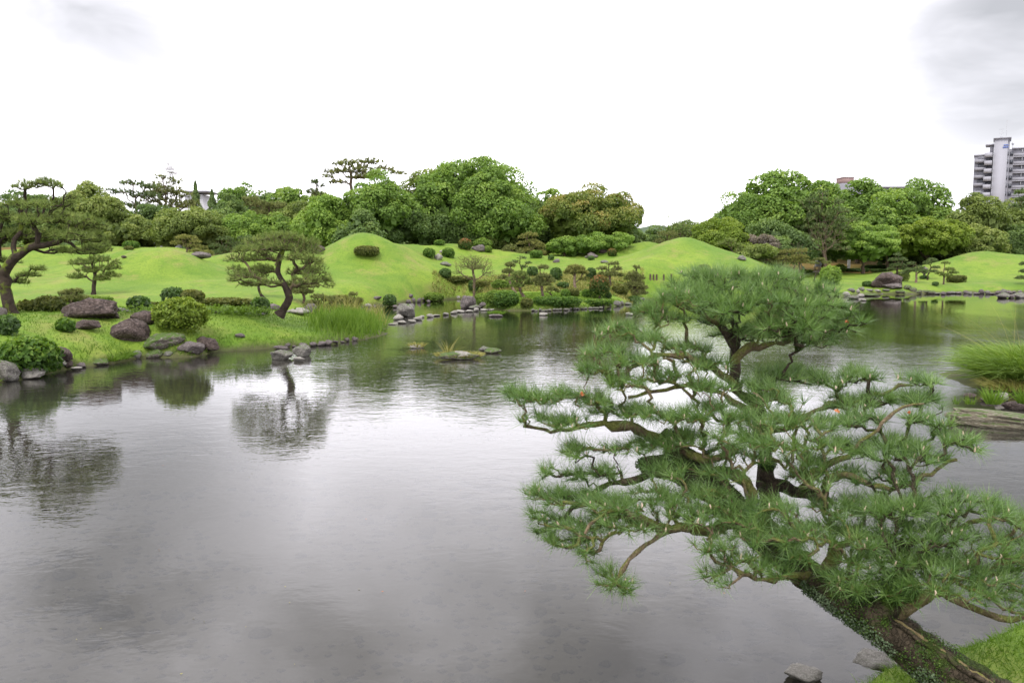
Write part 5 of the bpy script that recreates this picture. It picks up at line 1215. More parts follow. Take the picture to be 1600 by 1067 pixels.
# ================================================================== the foreground pine
def hero():
    rng = np.random.default_rng(2024)
    base = at(1560, 1092, 4.25)
    root = thing('leaning_pine', 'large mossy leaning pine with twisting branches in the foreground', 'pine', base)
    # main trunk: column, row, distance, width in pixels
    tr = [(1610, 1136, 4.15, 92), (1560, 1105, 4.25, 86), (1500, 1064, 4.38, 76), (1440, 1020, 4.5, 68), (1380, 977, 4.62, 60), (1340, 950, 4.7, 54), (1295, 922, 4.8, 48), (1245, 885, 4.92, 45), (1195, 845, 5.03, 44),
          (1155, 806, 5.15, 43), (1125, 770, 5.22, 44), (1095, 745, 5.28, 46), (1066, 733, 5.33, 46), (1040, 728, 5.38, 38), (1012, 726, 5.4, 28), (1000, 728, 5.4, 20)]
    T = np.array([at(x, y, d) for x, y, d, _ in tr]); R = np.array([w_ / 2 * d * 1.03 / F for _, _, d, w_ in tr])
    seg = np.concatenate([[0], np.cumsum(np.linalg.norm(np.diff(T, axis=0), axis=1))]); m = 120
    s = np.linspace(0, seg[-1], m); P = np.stack([np.interp(s, seg, T[:, k]) for k in range(3)], 1); Rr = np.interp(s, seg, R)
    for _ in range(3): P[1:-1] = (P[:-2] + 2 * P[1:-1] + P[2:]) / 4
    K = 36
    V, Fc = tube(P, Rr, K); V = V.reshape(m, K, 3); C = P[:, None]
    ang = np.arange(K) / K * 6.28
    D = V - C
    ridg = snoise(np.stack([np.repeat(ang[None], m, 0).ravel() * 2.2, np.repeat(s[:, None], K, 1).ravel() * 5, np.zeros(m * K)], 1), 1.6, 8, 1).reshape(m, K)
    plate = snoise((V.reshape(-1, 3)) * np.array([1, 1, 1]), 14, 8, 4).reshape(m, K)
    V = C + D * (1 + .13 * ridg + .10 * plate)[..., None]
    mk('trunk', V.reshape(-1, 3) - base, Fc, M['bark_hero'], root, smooth=True)
    # split dead wood strip along the upper right side of the lower trunk
    sel = (s > .05) & (s < 1.0)
    for off, mat, sc in ((.0, 'deadwood', .11), (.30, 'bark_hero', .16), (-.22, 'bark_hero', .12)):
        q = P[sel]; tt = unit(np.gradient(q, axis=0)); up = np.array([.55, -.25, .8]); nn = unit(up - tt * (tt @ up)[:, None])
        sd_ = np.cross(tt, nn); ctr = q + nn * (Rr[sel] * .80)[:, None] + sd_ * (Rr[sel] * (-.55 + off))[:, None]
        ctr += rng.normal(size=ctr.shape) * .004
        v, f = tube(ctr, Rr[sel] * sc * np.sin(np.linspace(.25, 3.0, sel.sum())) ** .5, 10)
        v = v + .010 * snoise(v, 9, 8, 3)[:, None] * rng.normal(size=3)
        mk('split_wood_strip', v - base, f, M[mat], root, smooth=True)
    # limbs: (start index along trunk path or limb, list of (col,row,dist,width px))
    limbs = {
     'stub_up': [(1098, 742, 5.3, 44), (1075, 715, 5.32, 40), (1052, 690, 5.35, 40), (1035, 672, 5.38, 34)],
     'left_high': [(1045, 690, 5.35, 22), (1010, 678, 5.35, 18), (985, 664, 5.33, 14), (950, 660, 5.3, 11), (900, 668, 5.25, 9), (862, 678, 5.2, 8), (825, 664, 5.15, 5)],
     'left_mid': [(1066, 733, 5.3, 24), (1020, 738, 5.2, 18), (980, 750, 5.1, 13), (940, 762, 5.0, 11), (905, 790, 4.95, 9), (880, 800, 4.9, 6)],
     'left_low': [(1205, 822, 5.0, 24), (1150, 815, 4.9, 19), (1110, 822, 4.85, 15), (1070, 826, 4.8, 14), (1030, 822, 4.75, 12), (990, 800, 4.7, 9), (950, 790, 4.7, 7), (915, 830, 4.65, 6)],
     'left_hang': [(1060, 826, 4.8, 12), (1020, 838, 4.7, 9), (1005, 856, 4.65, 8), (985, 885, 4.6, 7), (965, 905, 4.6, 5)],
     'serpent': [(1066, 700, 5.25, 18), (1090, 716, 5.15, 16), (1120, 712, 5.1, 14), (1150, 704, 5.1, 13)],
     'sweep': [(1130, 735, 5.25, 22), (1160, 745, 5.1, 20), (1180, 775, 5.0, 19), (1172, 800, 4.95, 16), (1150, 815, 4.9, 12)],
     'up_main': [(1195, 822, 5.1, 28), (1200, 775, 5.2, 26), (1192, 742, 5.3, 24), (1202, 712, 5.4, 19), (1182, 680, 5.5, 17), (1185, 640, 5.6, 15), (1150, 610, 5.65, 15), (1142, 575, 5.7, 14), (1152, 545, 5.75, 13), (1128, 515, 5.8, 11), (1115, 495, 5.8, 11), (1140, 470, 5.8, 8)],
     'up_right': [(1150, 560, 5.7, 15), (1180, 545, 5.7, 13), (1215, 535, 5.7, 11), (1250, 525, 5.7, 9), (1290, 530, 5.7, 6)],
     'up_left': [(1120, 505, 5.75, 11), (1100, 490, 5.75, 9), (1075, 482, 5.7, 7), (1050, 470, 5.7, 5)],
     'tier_left': [(1150, 610, 5.6, 18), (1110, 570, 5.55, 14), (1070, 556, 5.5, 13), (1030, 552, 5.45, 11), (990, 575, 5.4, 8), (950, 590, 5.35, 6)],
     'tier_left2': [(1175, 640, 5.55, 14), (1120, 610, 5.45, 11), (1070, 600, 5.4, 10), (1020, 612, 5.35, 8), (985, 618, 5.3, 6)],
     'right_high': [(1188, 680, 5.5, 14), (1240, 660, 5.5, 12), (1290, 640, 5.5, 11), (1340, 625, 5.5, 9), (1390, 610, 5.45, 7), (1425, 600, 5.4, 5)],
     'right_mid': [(1195, 742, 5.25, 28), (1240, 762, 5.15, 26), (1275, 778, 5.1, 24), (1295, 790, 5.05, 16)],
     'loop_a': [(1250, 768, 5.15, 16), (1262, 745, 5.1, 15), (1290, 728, 5.05, 14), (1330, 712, 5.0, 11), (1345, 690, 5.0, 9), (1370, 660, 5.0, 8), (1410, 645, 5.0, 6), (1440, 625, 5.0, 4)],
     'loop_b': [(1285, 782, 5.1, 15), (1290, 755, 5.0, 14), (1310, 742, 4.95, 12), (1350, 752, 4.9, 12), (1395, 762, 4.85, 11), (1430, 750, 4.8, 10), (1470, 730, 4.8, 8), (1495, 715, 4.75, 6)],
     'right_low': [(1290, 893, 4.85, 26), (1310, 850, 4.8, 18), (1350, 835, 4.75, 15), (1400, 850, 4.7, 12), (1450, 840, 4.65, 10), (1520, 815, 4.6, 8), (1575, 810, 4.55, 6)],
     'right_low2': [(1345, 925, 4.7, 20), (1390, 900, 4.6, 15), (1440, 885, 4.55, 13), (1500, 880, 4.5, 12), (1560, 892, 4.45, 10), (1620, 885, 4.4, 8)],
     'right_bottom': [(1400, 960, 4.6, 34), (1425, 950, 4.5, 24), (1450, 918, 4.45, 14), (1480, 930, 4.4, 12), (1530, 955, 4.35, 11), (1580, 968, 4.3, 11), (1630, 958, 4.3, 8)],
     'knob': [(1370, 958, 4.62, 50), (1398, 932, 4.6, 62), (1410, 915, 4.58, 54), (1416, 902, 4.56, 34), (1418, 895, 4.56, 10)],
     'front_low': [(1270, 890, 4.85, 14), (1240, 900, 4.7, 10), (1205, 905, 4.6, 8), (1160, 895, 4.55, 7), (1130, 880, 4.5, 5)],
     'front_mid': [(1215, 840, 4.95, 16), (1235, 870, 4.75, 12), (1230, 850, 4.7, 8)],
    }
    P0 = list(T); par0 = list(range(-1, len(T) - 1)); r0 = list(R); g0 = [0] * len(T)
    names = {}
    for gi, (nm, L) in enumerate(limbs.items(), 1):
        pts = np.array([at(x, y, d) for x, y, d, _ in L]); rr = np.array([w_ / 2 * d * 1.03 / F for _, _, d, w_ in L])
        sg = np.concatenate([[0], np.cumsum(np.linalg.norm(np.diff(pts, axis=0), axis=1))]); mm = max(4, int(sg[-1] / .055))
        ss = np.linspace(0, sg[-1], mm); q = np.stack([np.interp(ss, sg, pts[:, k]) for k in range(3)], 1); q[1:-1] = (q[:-2] + 2 * q[1:-1] + q[2:]) / 4
        q[1:] += rng.normal(size=(mm - 1, 3)) * .009 + np.stack([snoise(q[1:], 5, 6, gi), snoise(q[1:], 5, 6, gi + 3), snoise(q[1:], 5, 6, gi + 6)], 1) * .018
        rq = np.interp(ss, sg, rr)
        A0 = np.array(P0); j = int(np.argmin(np.linalg.norm(A0 - q[0], axis=1)))
        for k in range(mm):
            P0.append(q[k]); par0.append(j if k == 0 else len(P0) - 2); r0.append(rq[k] * (1 + .12 * rng.normal())); g0.append(gi)
    pads = [ # col, row, rx, ry, dist
     (1090, 440, 50, 16, 5.8), (1150, 428, 50, 13, 5.8), (1210, 430, 50, 14, 5.8), (1265, 450, 42, 18, 5.75), (1300, 478, 36, 18, 5.7), (1050, 465, 34, 16, 5.7), (1100, 470, 50, 14, 5.5), (1180, 465, 60, 14, 5.5), (1240, 490, 60, 16, 5.45),
     (1100, 425, 40, 12, 6.0), (1180, 445, 70, 14, 5.7), (1250, 470, 60, 14, 5.6), (1080, 455, 50, 14, 5.65), (1140, 480, 60, 12, 5.4), (1220, 505, 60, 12, 5.4), (1020, 480, 30, 12, 5.7), (1330, 495, 24, 14, 5.6),
     (1095, 565, 50, 14, 5.5), (1205, 620, 56, 14, 5.4), (1150, 705, 50, 12, 5.1), (1260, 718, 50, 12, 5.1), (1020, 690, 40, 10, 5.2), (1080, 680, 40, 12, 5.2), (900, 700, 30, 9, 5.1), (1330, 740, 50, 12, 5.0), (1400, 740, 46, 12, 4.9), (1270, 745, 44, 12, 5.0), (1040, 730, 44, 10, 5.0),
     (1310, 510, 34, 16, 5.7), (1050, 495, 34, 12, 5.6), (1200, 515, 60, 14, 5.6), (1270, 525, 50, 12, 5.7), (1120, 498, 40, 10, 5.9), (1150, 520, 40, 10, 6.0),
     (960, 512, 40, 16, 5.5), (1010, 525, 44, 14, 5.5), (945, 545, 40, 16, 5.4), (990, 560, 46, 14, 5.3), (930, 575, 34, 14, 5.3), (975, 595, 46, 14, 5.2), (1040, 585, 46, 14, 5.4), (1070, 540, 40, 10, 5.6), (1100, 600, 46, 12, 5.3),
     (1230, 580, 56, 14, 5.7), (1290, 590, 50, 16, 5.6), (1340, 580, 36, 12, 5.6), (1180, 600, 50, 14, 5.5), (1430, 590, 36, 12, 5.4), (1390, 620, 46, 14, 5.4), (1440, 620, 36, 12, 5.3), (1330, 625, 50, 14, 5.5),
     (806, 612, 20, 12, 5.2), (840, 618, 34, 12, 5.2), (880, 612, 34, 12, 5.2), (925, 622, 36, 12, 5.25), (960, 640, 40, 12, 5.3), (835, 650, 30, 10, 5.1), (885, 655, 44, 10, 5.1), (1010, 640, 40, 12, 5.1), (1060, 650, 44, 14, 5.1),
     (1120, 640, 60, 18, 5.2), (1180, 655, 60, 18, 5.1), (1240, 655, 46, 14, 5.2), (1300, 655, 46, 14, 5.2), (1350, 650, 34, 12, 5.2), (1160, 680, 60, 12, 4.95), (1215, 690, 50, 12, 4.95), (1290, 690, 46, 12, 5.0),
     (1450, 655, 40, 14, 5.0), (1490, 680, 40, 16, 4.9), (1515, 695, 20, 10, 4.8), (1400, 690, 50, 12, 5.0), (1440, 710, 50, 12, 4.85), (1350, 700, 46, 12, 5.0),
     (860, 735, 26, 12, 5.0), (905, 742, 30, 10, 5.0), (945, 735, 30, 9, 5.1), (838, 770, 22, 10, 4.95), (880, 775, 34, 12, 4.9), (925, 775, 34, 10, 4.9), (960, 700, 24, 8, 5.2), (990, 695, 24, 8, 5.2),
     (835, 800, 22, 9, 4.85), (855, 835, 28, 11, 4.8), (900, 845, 34, 9, 4.75), (880, 815, 34, 9, 4.8), (925, 868, 24, 9, 4.65), (945, 895, 24, 11, 4.6), (970, 910, 26, 9, 4.55), (930, 820, 34, 10, 4.8),
     (975, 785, 44, 14, 4.75), (1020, 775, 46, 14, 4.8), (1060, 795, 44, 14, 4.75), (1000, 815, 44, 12, 4.7), (950, 805, 34, 12, 4.75),
     (1110, 770, 56, 16, 4.9), (1150, 800, 56, 18, 4.8), (1090, 800, 40, 14, 4.75), (1200, 790, 50, 16, 4.8), (1130, 735, 40, 10, 5.0), (1230, 820, 50, 16, 4.75), (1180, 830, 60, 16, 4.7),
     (1110, 850, 34, 12, 4.55), (1150, 870, 40, 12, 4.55), (1200, 880, 36, 10, 4.6), (1250, 860, 40, 12, 4.6), (1120, 895, 26, 8, 4.5),
     (1300, 790, 50, 16, 4.9), (1350, 790, 56, 18, 4.8), (1410, 785, 56, 18, 4.7), (1460, 790, 50, 18, 4.6), (1510, 780, 50, 18, 4.6), (1560, 800, 50, 20, 4.5), (1620, 810, 46, 24, 4.5),
     (1300, 830, 50, 16, 4.8), (1360, 835, 60, 18, 4.7), (1430, 830, 60, 18, 4.6), (1500, 830, 60, 20, 4.5), (1570, 850, 60, 20, 4.4), (1340, 870, 56, 14, 4.65), (1400, 870, 60, 16, 4.6), (1470, 870, 60, 18, 4.5), (1540, 890, 60, 18, 4.4), (1620, 880, 50, 20, 4.3),
     (1320, 900, 44, 12, 4.6), (1440, 905, 50, 10, 4.45), (1510, 915, 50, 12, 4.35), (1580, 930, 46, 14, 4.25), (1400, 925, 30, 8, 4.45)]
    PD = []
    for x, y, rx, ry, d in pads:
        p = at(x, y + 4, d); s_ = d / F; PD.append((p[0], p[1], p[2], rx * s_, .16 + rx * s_ * .35, ry * s_ * .62))
    A, kp = padpts(rng, PD, 4300)
    P0 = np.array(P0)
    Pn, par, grp, tips = grow(rng, P0, np.array(par0), None, np.array(g0), A, .30, .036, .45, 5)
    r0 = np.array(r0)
    rr, c = radii(Pn, par, tips, .0038, .43, None)
    cap0 = np.zeros(len(Pn)); cap0[:len(r0)] = r0; rr = np.where(cap0 > 0, np.maximum(cap0 * .8, np.minimum(rr, cap0 * 1.2)), np.minimum(rr, .011 + .0 * rr))
    rr *= 1 + .12 * rng.normal(size=len(rr)) + .22 * snoise(Pn, 14, 6, 2)
    # new wood keeps the group of its limb; wood hung on the trunk itself becomes its own group
    grp = grp.copy(); n0 = len(P0)
    extra = len(limbs) + 1
    for i in range(n0, len(Pn)):
        if grp[i] == 0 and par[i] < len(T): grp[i] = extra; extra += 1
        else: grp[i] = grp[par[i]] if grp[par[i]] != 0 else grp[i]
    accs = wood_accs(Pn, par, rr, c, grp, 5, 8, .012)
    thick = {i for i, nm in enumerate(limbs, 1) if nm in ('stub_up', 'up_main', 'right_mid', 'knob', 'left_mid')}
    kids = {}
    for gi, ac in accs.items():
        if gi == 0: continue
        kids[gi] = mk('branch', np.concatenate(ac.V) - base, np.concatenate(ac.F), M['bark_hero'] if gi in thick else M['bark_twig'], root, smooth=True)
    # needles: tufts at the tips and just behind them
    tg = grp[tips]; D = Pn[tips] - Pn[np.maximum(par[par[tips]], 0)]
    for gi in np.unique(tg):
        sel = tips[tg == gi]; d_ = D[tg == gi]
        V, Fc, a = tufts(Pn[sel], d_, rng, 27, .122, .0036, .38, 1.0)
        nb = mk('needles', V - base, Fc, M['needle'], root, a); nb['kind'] = 'stuff'
    # pale buds on a share of the tips
    bt = tips[rng.random(len(tips)) < .10]; bu = Acc()
    for i in bt:
        e = Pn[i]; bu.add(*tube([e, e + np.array([0, 0, .012]) + rng.normal(size=3) * .003, e + np.array([0, 0, .03]) + rng.normal(size=3) * .005], [.004, .006, .002], 5))
    o = bu.mk('buds', M['bud'], root, loc=base, smooth=True); o['kind'] = 'stuff'
    # moss tufts, lichen flakes and small ferns on the trunk underside and crotches
    def patch(name, mat, n, lo, hi, ang0, ang1, size, aspect=.7, lift=.0, stuff=True):
        si = rng.uniform(lo, hi, n) * (m - 1); i0 = si.astype(int); q = P[i0]; tt = unit(P[np.minimum(i0 + 1, m - 1)] - P[np.maximum(i0 - 1, 0)])
        nn = unit(np.array([0, 0, 1.]) - tt * tt[:, 2:3]); b2 = np.cross(tt, nn); a = rng.uniform(ang0, ang1, n)
        dn = nn * np.cos(a)[:, None] + b2 * np.sin(a)[:, None]
        keep = snoise(q + dn * Rr[i0][:, None], 5.5, 8, len(name)) > -.15
        q, dn, i0 = q[keep], dn[keep], i0[keep]
        C_ = q + dn * (Rr[i0] * 1.06 + lift)[:, None] + rng.normal(size=q.shape) * .008
        V, Fc = cards(C_, dn + rng.normal(size=dn.shape) * .6, size * rng.uniform(.5, 1.3, len(q)), rng, aspect, .2)
        o = mk(name, V - base, Fc, M[mat], root, np.repeat(rng.uniform(.1, .9, len(q)), 4)); o['kind'] = 'stuff'
    patch('moss', 'moss_leaf', 9000, .10, .70, -2.4, .5, .011)
    patch('lichen', 'lichen', 8000, .05, .55, -3.9, -1.6, .013, .9)
    patch('lichen', 'lichen', 1200, .5, .98, -3.1, 3.1, .016, .9)
    # moss cushions at forks
    for (x, y, d, rad, n) in [(1400, 915, 4.55, .14, 2600), (1060, 685, 5.33, .11, 1300), (1005, 725, 5.38, .06, 500), (1200, 725, 5.3, .06, 450), (1290, 785, 5.05, .05, 300), (1300, 900, 4.8, .10, 900), (1345, 930, 4.68, .11, 1100)]:
        c0 = at(x, y, d); u = unit(rng.normal(size=(n, 3))); V, Fc = cards(c0 + u * rad * rng.uniform(.5, 1.05, (n, 1)) * [1, 1, .7], u + rng.normal(size=(n, 3)) * .5, .016 * rng.uniform(.6, 1.3, n), rng, .7, .2)
        o = mk('moss', V - base, Fc, M['moss_leaf'], root, np.repeat(rng.uniform(.0, .8, n), 4)); o['kind'] = 'stuff'
    # dead leaves caught in the branches (things of their own)
    for i, (x, y, d, lb) in enumerate([(1308, 640, 5.0, 'orange red dead leaf caught among the right hand needles'), (1324, 502, 5.5, 'small orange dead leaf at the right edge of the top crown'), (1420, 643, 4.9, 'brown orange leaf stuck on the upper right branch'),
                                    (910, 616, 5.1, 'dark reddish dead leaf in the left tier of needles'), (1232, 472, 5.4, 'pinkish leaf in the top crown of needles')]):
        p = at(x, y, d); V, Fc = cards(np.zeros((3, 3)) + rng.normal(size=(3, 3)) * .008, rng.normal(size=(3, 3)) + [0, -1, 0], .05, rng, .7, .2); V *= .6
        o = mk('dead_leaf', V, Fc, M['leaf_dead'], None, np.full(12, rng.uniform(.1, .9))); o.location = tuple(p); tag(o, lb, 'leaf')
    return root
M['deadwood'] = barkmat('split pale deadwood', (.09, .07, .035), (.26, .20, .10), moss=.1, scale=8, bump=.4)
hero()

# ================================================================== heron, lantern, post, cart
def heron():
    p = ground(1254, 424.5); s = 1.0
    t = thing('heron', 'grey heron standing upright on the far lawn by the cloud pines', 'heron', p)
    me = bpy.data.meshes.new('body')
    pts = [(0, 0, .42), (-.10, 0, .55), (-.16, 0, .66), (-.12, 0, .76), (-.17, 0, .86), (-.20, 0, .93), (-.27, 0, .94), (.12, 0, .30), (.22, 0, .16)]
    ed = [(0, 1), (1, 2), (2, 3), (3, 4), (4, 5), (5, 6), (0, 7), (7, 8)]
    me.from_pydata(pts, ed, []); o = bpy.data.objects.new('body', me); COL.objects.link(o); o.parent = t
    sk = o.modifiers.new('skin', 'SKIN'); rad = [.105, .085, .045, .032, .03, .045, .03, .075, .02]
    for v, r in zip(me.skin_vertices[0].data, rad): v.radius = (r, r)
    me.skin_vertices[0].data[0].use_root = True
    ss = o.modifiers.new('sub', 'SUBSURF'); ss.levels = ss.render_levels = 1
    me.materials.append(flat('pale grey feathers', (.5, .5, .5), .8))
    a = Acc(); a.add(*tube([(-.29, 0, .94), (-.36, 0, .925), (-.44, 0, .91)], [.022, .015, .003], 6)); a.mk('beak', flat('yellow beak', (.5, .35, .1)), t)
    a = Acc(); a.add(*tube([(-.2, 0, .965), (-.14, 0, .965), (-.05, 0, .93)], [.02, .018, .004], 5)); a.mk('crest', flat('black crest feathers', (.03, .03, .035)), t)
    for yy in (-.05, .05):
        a = Acc(); a.add(*tube([(0.02, yy, .36), (.05, yy, .2), (.02, yy, .0)], [.018, .012, .010], 5))
        for tx, ty in ((-.08, 0), (-.05, .05), (-.05, -.05), (.06, 0)): a.add(*tube([(.02, yy, .01), (.02 + tx, yy + ty, .005)], [.009, .004], 4))
        a.mk('leg', flat('olive legs', (.18, .15, .08)), t)
    for yy in (-.1, .1):
        C, CF = ICO[2]; V = C * [.19, .03, .10]; ca, sa = math.cos(.95), math.sin(.95)
        V = np.stack([V[:, 0] * ca + V[:, 2] * sa, V[:, 1], -V[:, 0] * sa + V[:, 2] * ca], 1) + [.07, yy * .85, .37]
        mk('wing', V, CF, flat('slate grey wing', (.3, .31, .34), .8), t, smooth=True)
heron()
for o_ in bpy.data.objects:
    if o_.name == 'heron': o_.scale = (1.2, 1.2, 1.2)
def lathe(prof, k=12):
    a = np.arange(k) * 2 * math.pi / k; V = np.array([[r * math.cos(t), r * math.sin(t), z] for r, z in prof for t in a]); n = len(prof)
    Fc = [[i * k + j, i * k + (j + 1) % k, (i + 1) * k + (j + 1) % k, (i + 1) * k + j] for i in range(n - 1) for j in range(k)]
    return V, np.array(Fc)
def lantern():
    p = ground(1444, 434); t = thing('stone_lantern', 'small dark stone lantern between the spreading pine and the curved pine', 'lantern', p)
    m = M['rock_purple']
    for nm, pr in (('base', [(0, 0), (.34, 0), (.32, .14), (.2, .18), (0, .18)]), ('post', [(0, .17), (.13, .17), (.11, .5), (0, .5)]), ('platform', [(0, .49), (.2, .49), (.3, .58), (.28, .64), (0, .64)]),
                   ('fire_box', [(0, .635), (.18, .635), (.18, .9), (0, .9)]), ('cap', [(0, .89), (.40, .89), (.36, .97), (.1, 1.12), (0, 1.12)]), ('finial', [(0, 1.11), (.07, 1.13), (.05, 1.2), (0, 1.25)])):
        V, Fc = lathe(pr, 8); mk(nm, V, Fc, m, t)
lantern()
p = ground(1326, 421.5); V, Fc = boxv((0, 0, .6), (.30, .26, 1.35)); bx_ = mk('stone_post', V, Fc, M['white'] if 'white' in M else flat('pale cut stone', (.55, .55, .53)), None); bx_.location = tuple(p)
bv = bx_.modifiers.new('bevel', 'BEVEL'); bv.width = .02; bv.segments = 2
tag(bx_, 'upright square white stone post under the bright spreading tree', 'post')
def cart():
    p = ground(1280, 422.5); t = thing('wrapped_cart', 'pale grey plastic wrapped cart on short legs at the lawn edge', 'cart', p)
    rng = np.random.default_rng(6); V, Fc = ICO[4]; s = np.sign(V) * np.abs(V) ** .55; s = s * (1 + .05 * snoise(V, 5, 8, 2) + .03 * snoise(V, 12, 8, 5))[:, None]
    mk('wrapping', s * [.62, .4, .42] + [.1, 0, .88], Fc, flat('crumpled grey plastic sheet', (.42, .44, .5), .35, .5, .35, 8), t, smooth=True)
    V, Fc = boxv((-.25, 0, .5), (.75, .6, .14)); mk('tray', V, Fc, flat('cream painted tray', (.6, .58, .5)), t)
    for x in (-.55, .1):
        for y in (-.2, .2):
            V, Fc = boxv((x, y, .2), (.05, .05, .48)); mk('leg', V, Fc, flat('dark steel', (.06, .06, .06)), t)
cart()
# pale garden path beside the cart
pp = [ground(1256 + i * 3, 424.5 + .2 * math.sin(i)) for i in range(13)]
V = []; 
for q in pp:
    for dy in (-.5, 0, .9): V.append((q[0], q[1] + dy, hz(q[0], q[1] + dy) + .03))
Fc = [(i * 3 + k, (i + 1) * 3 + k, (i + 1) * 3 + k + 1, i * 3 + k + 1) for i in range(12) for k in range(2)]
tag(mk('garden_path', V, np.array(Fc), flat('pale sandy path', (.42, .36, .3)), None), kind='structure')
for i, x in enumerate([1016, 1021, 1026, 1037, 1049]):
    p = ground(x, 437); a = Acc(); a.add(*tube([(0, 0, -.1), (0, 0, .42)], [.07, .065], 8)); V, Fc = lathe([(.065, .42), (.04, .45), (0, .455)], 8); a.add(V, Fc)
    o = a.mk('wooden_stake', M['bark_mid'], None); o.location = tuple(p); tag(o, 'short brown wooden stake in the row at the left foot of the conical mound', 'stake', 'wooden stakes by the conical mound')

# ================================================================== buildings
def bx(t, name, c, s, mat, bev=0):
    V, Fc = boxv(c, s); o = mk(name, V, Fc, M[mat], t); return o
M['concrete'] = flat('pale weathered concrete', (.28, .28, .31), .85, .2, .08, .3)
M['concrete2'] = flat('darker concrete and recess shade', (.19, .19, .215), .85, .2, .1, .3)  # darker walls; shade of recesses and tower side is put into this colour
M['window'] = flat('dark window glass', (.06, .065, .08), .15, .5, .2)
M['rail'] = flat('grey balcony panel', (.22, .22, .245), .7, .2, .06, .5)
M['blue'] = flat('blue sign paint', (.03, .09, .35), .5)
M['steel'] = flat('grey steel', (.35, .36, .38), .5)
M['white'] = flat('white paint', (.42, .42, .44), .5)
M['brown_roof'] = flat('purplish brown tile cladding', (.22, .15, .14), .8)
M['roof_tile'] = flat('grey roof tiles', (.22, .22, .24), .7)
def apartment():
    Y = 280.; s = Y / F; o = at(1555, 405, Y); t = thing('apartment_building', 'tall pale grey apartment block with balconies at the right edge', 'building', (o[0], Y, 3.0))
    X = lambda px: (px - 1555) * s
    Z = lambda py: at(1555, py, Y)[2] - 3.0
    f = lambda name, x0, x1, y0, y1, dep, mat, yo=0.: bx(t, name, ((X(x0) + X(x1)) / 2, yo + dep / 2, (Z(y0) + Z(y1)) / 2), (X(x1) - X(x0), dep, Z(y0) - Z(y1)), mat)
    BT = 412
    f('stair_tower', 1544.5, 1562.5, 217.5, BT, 9, 'concrete', -1)
    f('tower_side', 1562.5, 1565, 221, BT, 9, 'concrete2', -.6)
    f('tower_roof', 1543, 1566.5, 216, 217.5, 10, 'concrete2', -1.5)
    f('left_wing', 1519, 1544, 240.5, BT, 8, 'concrete2', 1.2)
    f('left_parapet', 1518, 1534, 239, 241.5, 8.4, 'concrete', .9)
    f('lift_housing', 1539, 1544, 225, 240, 5, 'concrete2', 1.)
    f('lift_roof', 1533, 1544.5, 224, 226, 6, 'concrete', .2)
    f('right_wing', 1565, 1640, 233.5, BT, 9, 'concrete', .8)
    f('right_parapet', 1568, 1591, 232, 234, 9.2, 'concrete', .0)
    f('end_block', 1592, 1640, 230.5, BT, 9, 'concrete', -.4)
    f('end_parapet', 1591, 1641, 229.5, 231, 9.6, 'concrete2', -.8)
    pit = 12.45
    for k in range(14):
        y = 238 + k * pit
        if y > 400: break
        f('window', 1559.5 if 0 else 1566, 1569.5 if 0 else 1570, y, y + 6, .3, 'window', .6)
        f('window', 1560.5, 1564.3, y + .3, y + 6, .3, 'window', -.75)
        # right wing balconies, recess shade put into a flat darker panel
        f('balcony_recess', 1571, 1590, y - 3, y + 8.3, .3, 'concrete2', .65)
        f('balcony_slab', 1570.5, 1591, y + 8.3, y + 9.5, 1.6, 'concrete', -.6)
        f('balcony_panel', 1571, 1590.5, y + 3.4, y + 8.3, .15, 'rail', -.45)
        f('divider', 1581.5, 1582.3, y - 2.5, y + 3.4, 1., 'steel', -.3)
        # left wing balconies
        yl = 244 + k * pit
        f('balcony_recess', 1524, 1543, yl - 2.5, yl + 3.5, .3, 'window' if k % 2 else 'concrete2', 1.05)
        f('balcony_panel', 1519.5, 1535, yl + 3.5, yl + 8.6, 1.6, 'rail', -.1)
        f('balcony_box', 1532.5, 1543, yl - 5.5 + 0, yl + 1.2, 2.6, 'concrete', -1.8)
        f('stair_window', 1539.5, 1543, yl + 1.6, yl + 6, .3, 'window', 1.0)
        f('window', 1595, 1600, y + 2, y + 7, .3, 'window', -.55)
        f('window', 1604, 1612, y + 2, y + 7, .3, 'window', -.55)
        f('air_conditioner', 1593, 1595, y + 5, y + 8, .5, 'steel', -.9)
    for k in range(5): f('sign_stroke', 1557 + k * 1.25, 1557.9 + k * 1.25, 227, 228.8, .12, 'blue', -1.12)
    for k in range(6): f('sign_stroke', 1556 + k * 1.25, 1556.9 + k * 1.25, 230.2, 232.4, .12, 'blue', -1.12)
    t.rotation_euler = (0, 0, -math.atan2(o[0], Y))
    def pole(name, x, y0, y1, r):
        a = Acc(); a.add(*tube([(X(x), 2, Z(y1)), (X(x), 2, Z(y0))], [r, r * .7], 6)); return a.mk(name, M['steel'], t)
    pole('lightning_rod', 1559.5, 186, 217, .10); ant = pole('antenna_mast', 1553.5, 200, 217, .09)
    for yy in (201, 207): V, Fc = boxv((X(1553.5), 2, Z(yy)), (1.6, .08, .08)); mk('antenna_bar', V, Fc, M['steel'], ant)
    V, Fc = ICO[2]; mk('antenna_ball', V * .35 + [X(1553.5), 2, Z(213)], Fc, M['steel'], ant)
    pl = pole('vent_pole', 1569, 226, 234, .12); V, Fc = ICO[2]; mk('vent_ball', V * .45 + [X(1569), 2, Z(225)], Fc, M['steel'], pl)
    for k in range(9): V, Fc = boxv((X(1571 + k * 2.4), .4, Z(231)), (.06, .06, .9)); mk('roof_rail_post', V, Fc, M['steel'], t)
    V, Fc = boxv((X(1581), .4, Z(229.2)), (4.5, .06, .06)); mk('roof_rail', V, Fc, M['steel'], t)
    pole('drain_pipe', 1565.5, 233, 400, .12)
apartment()
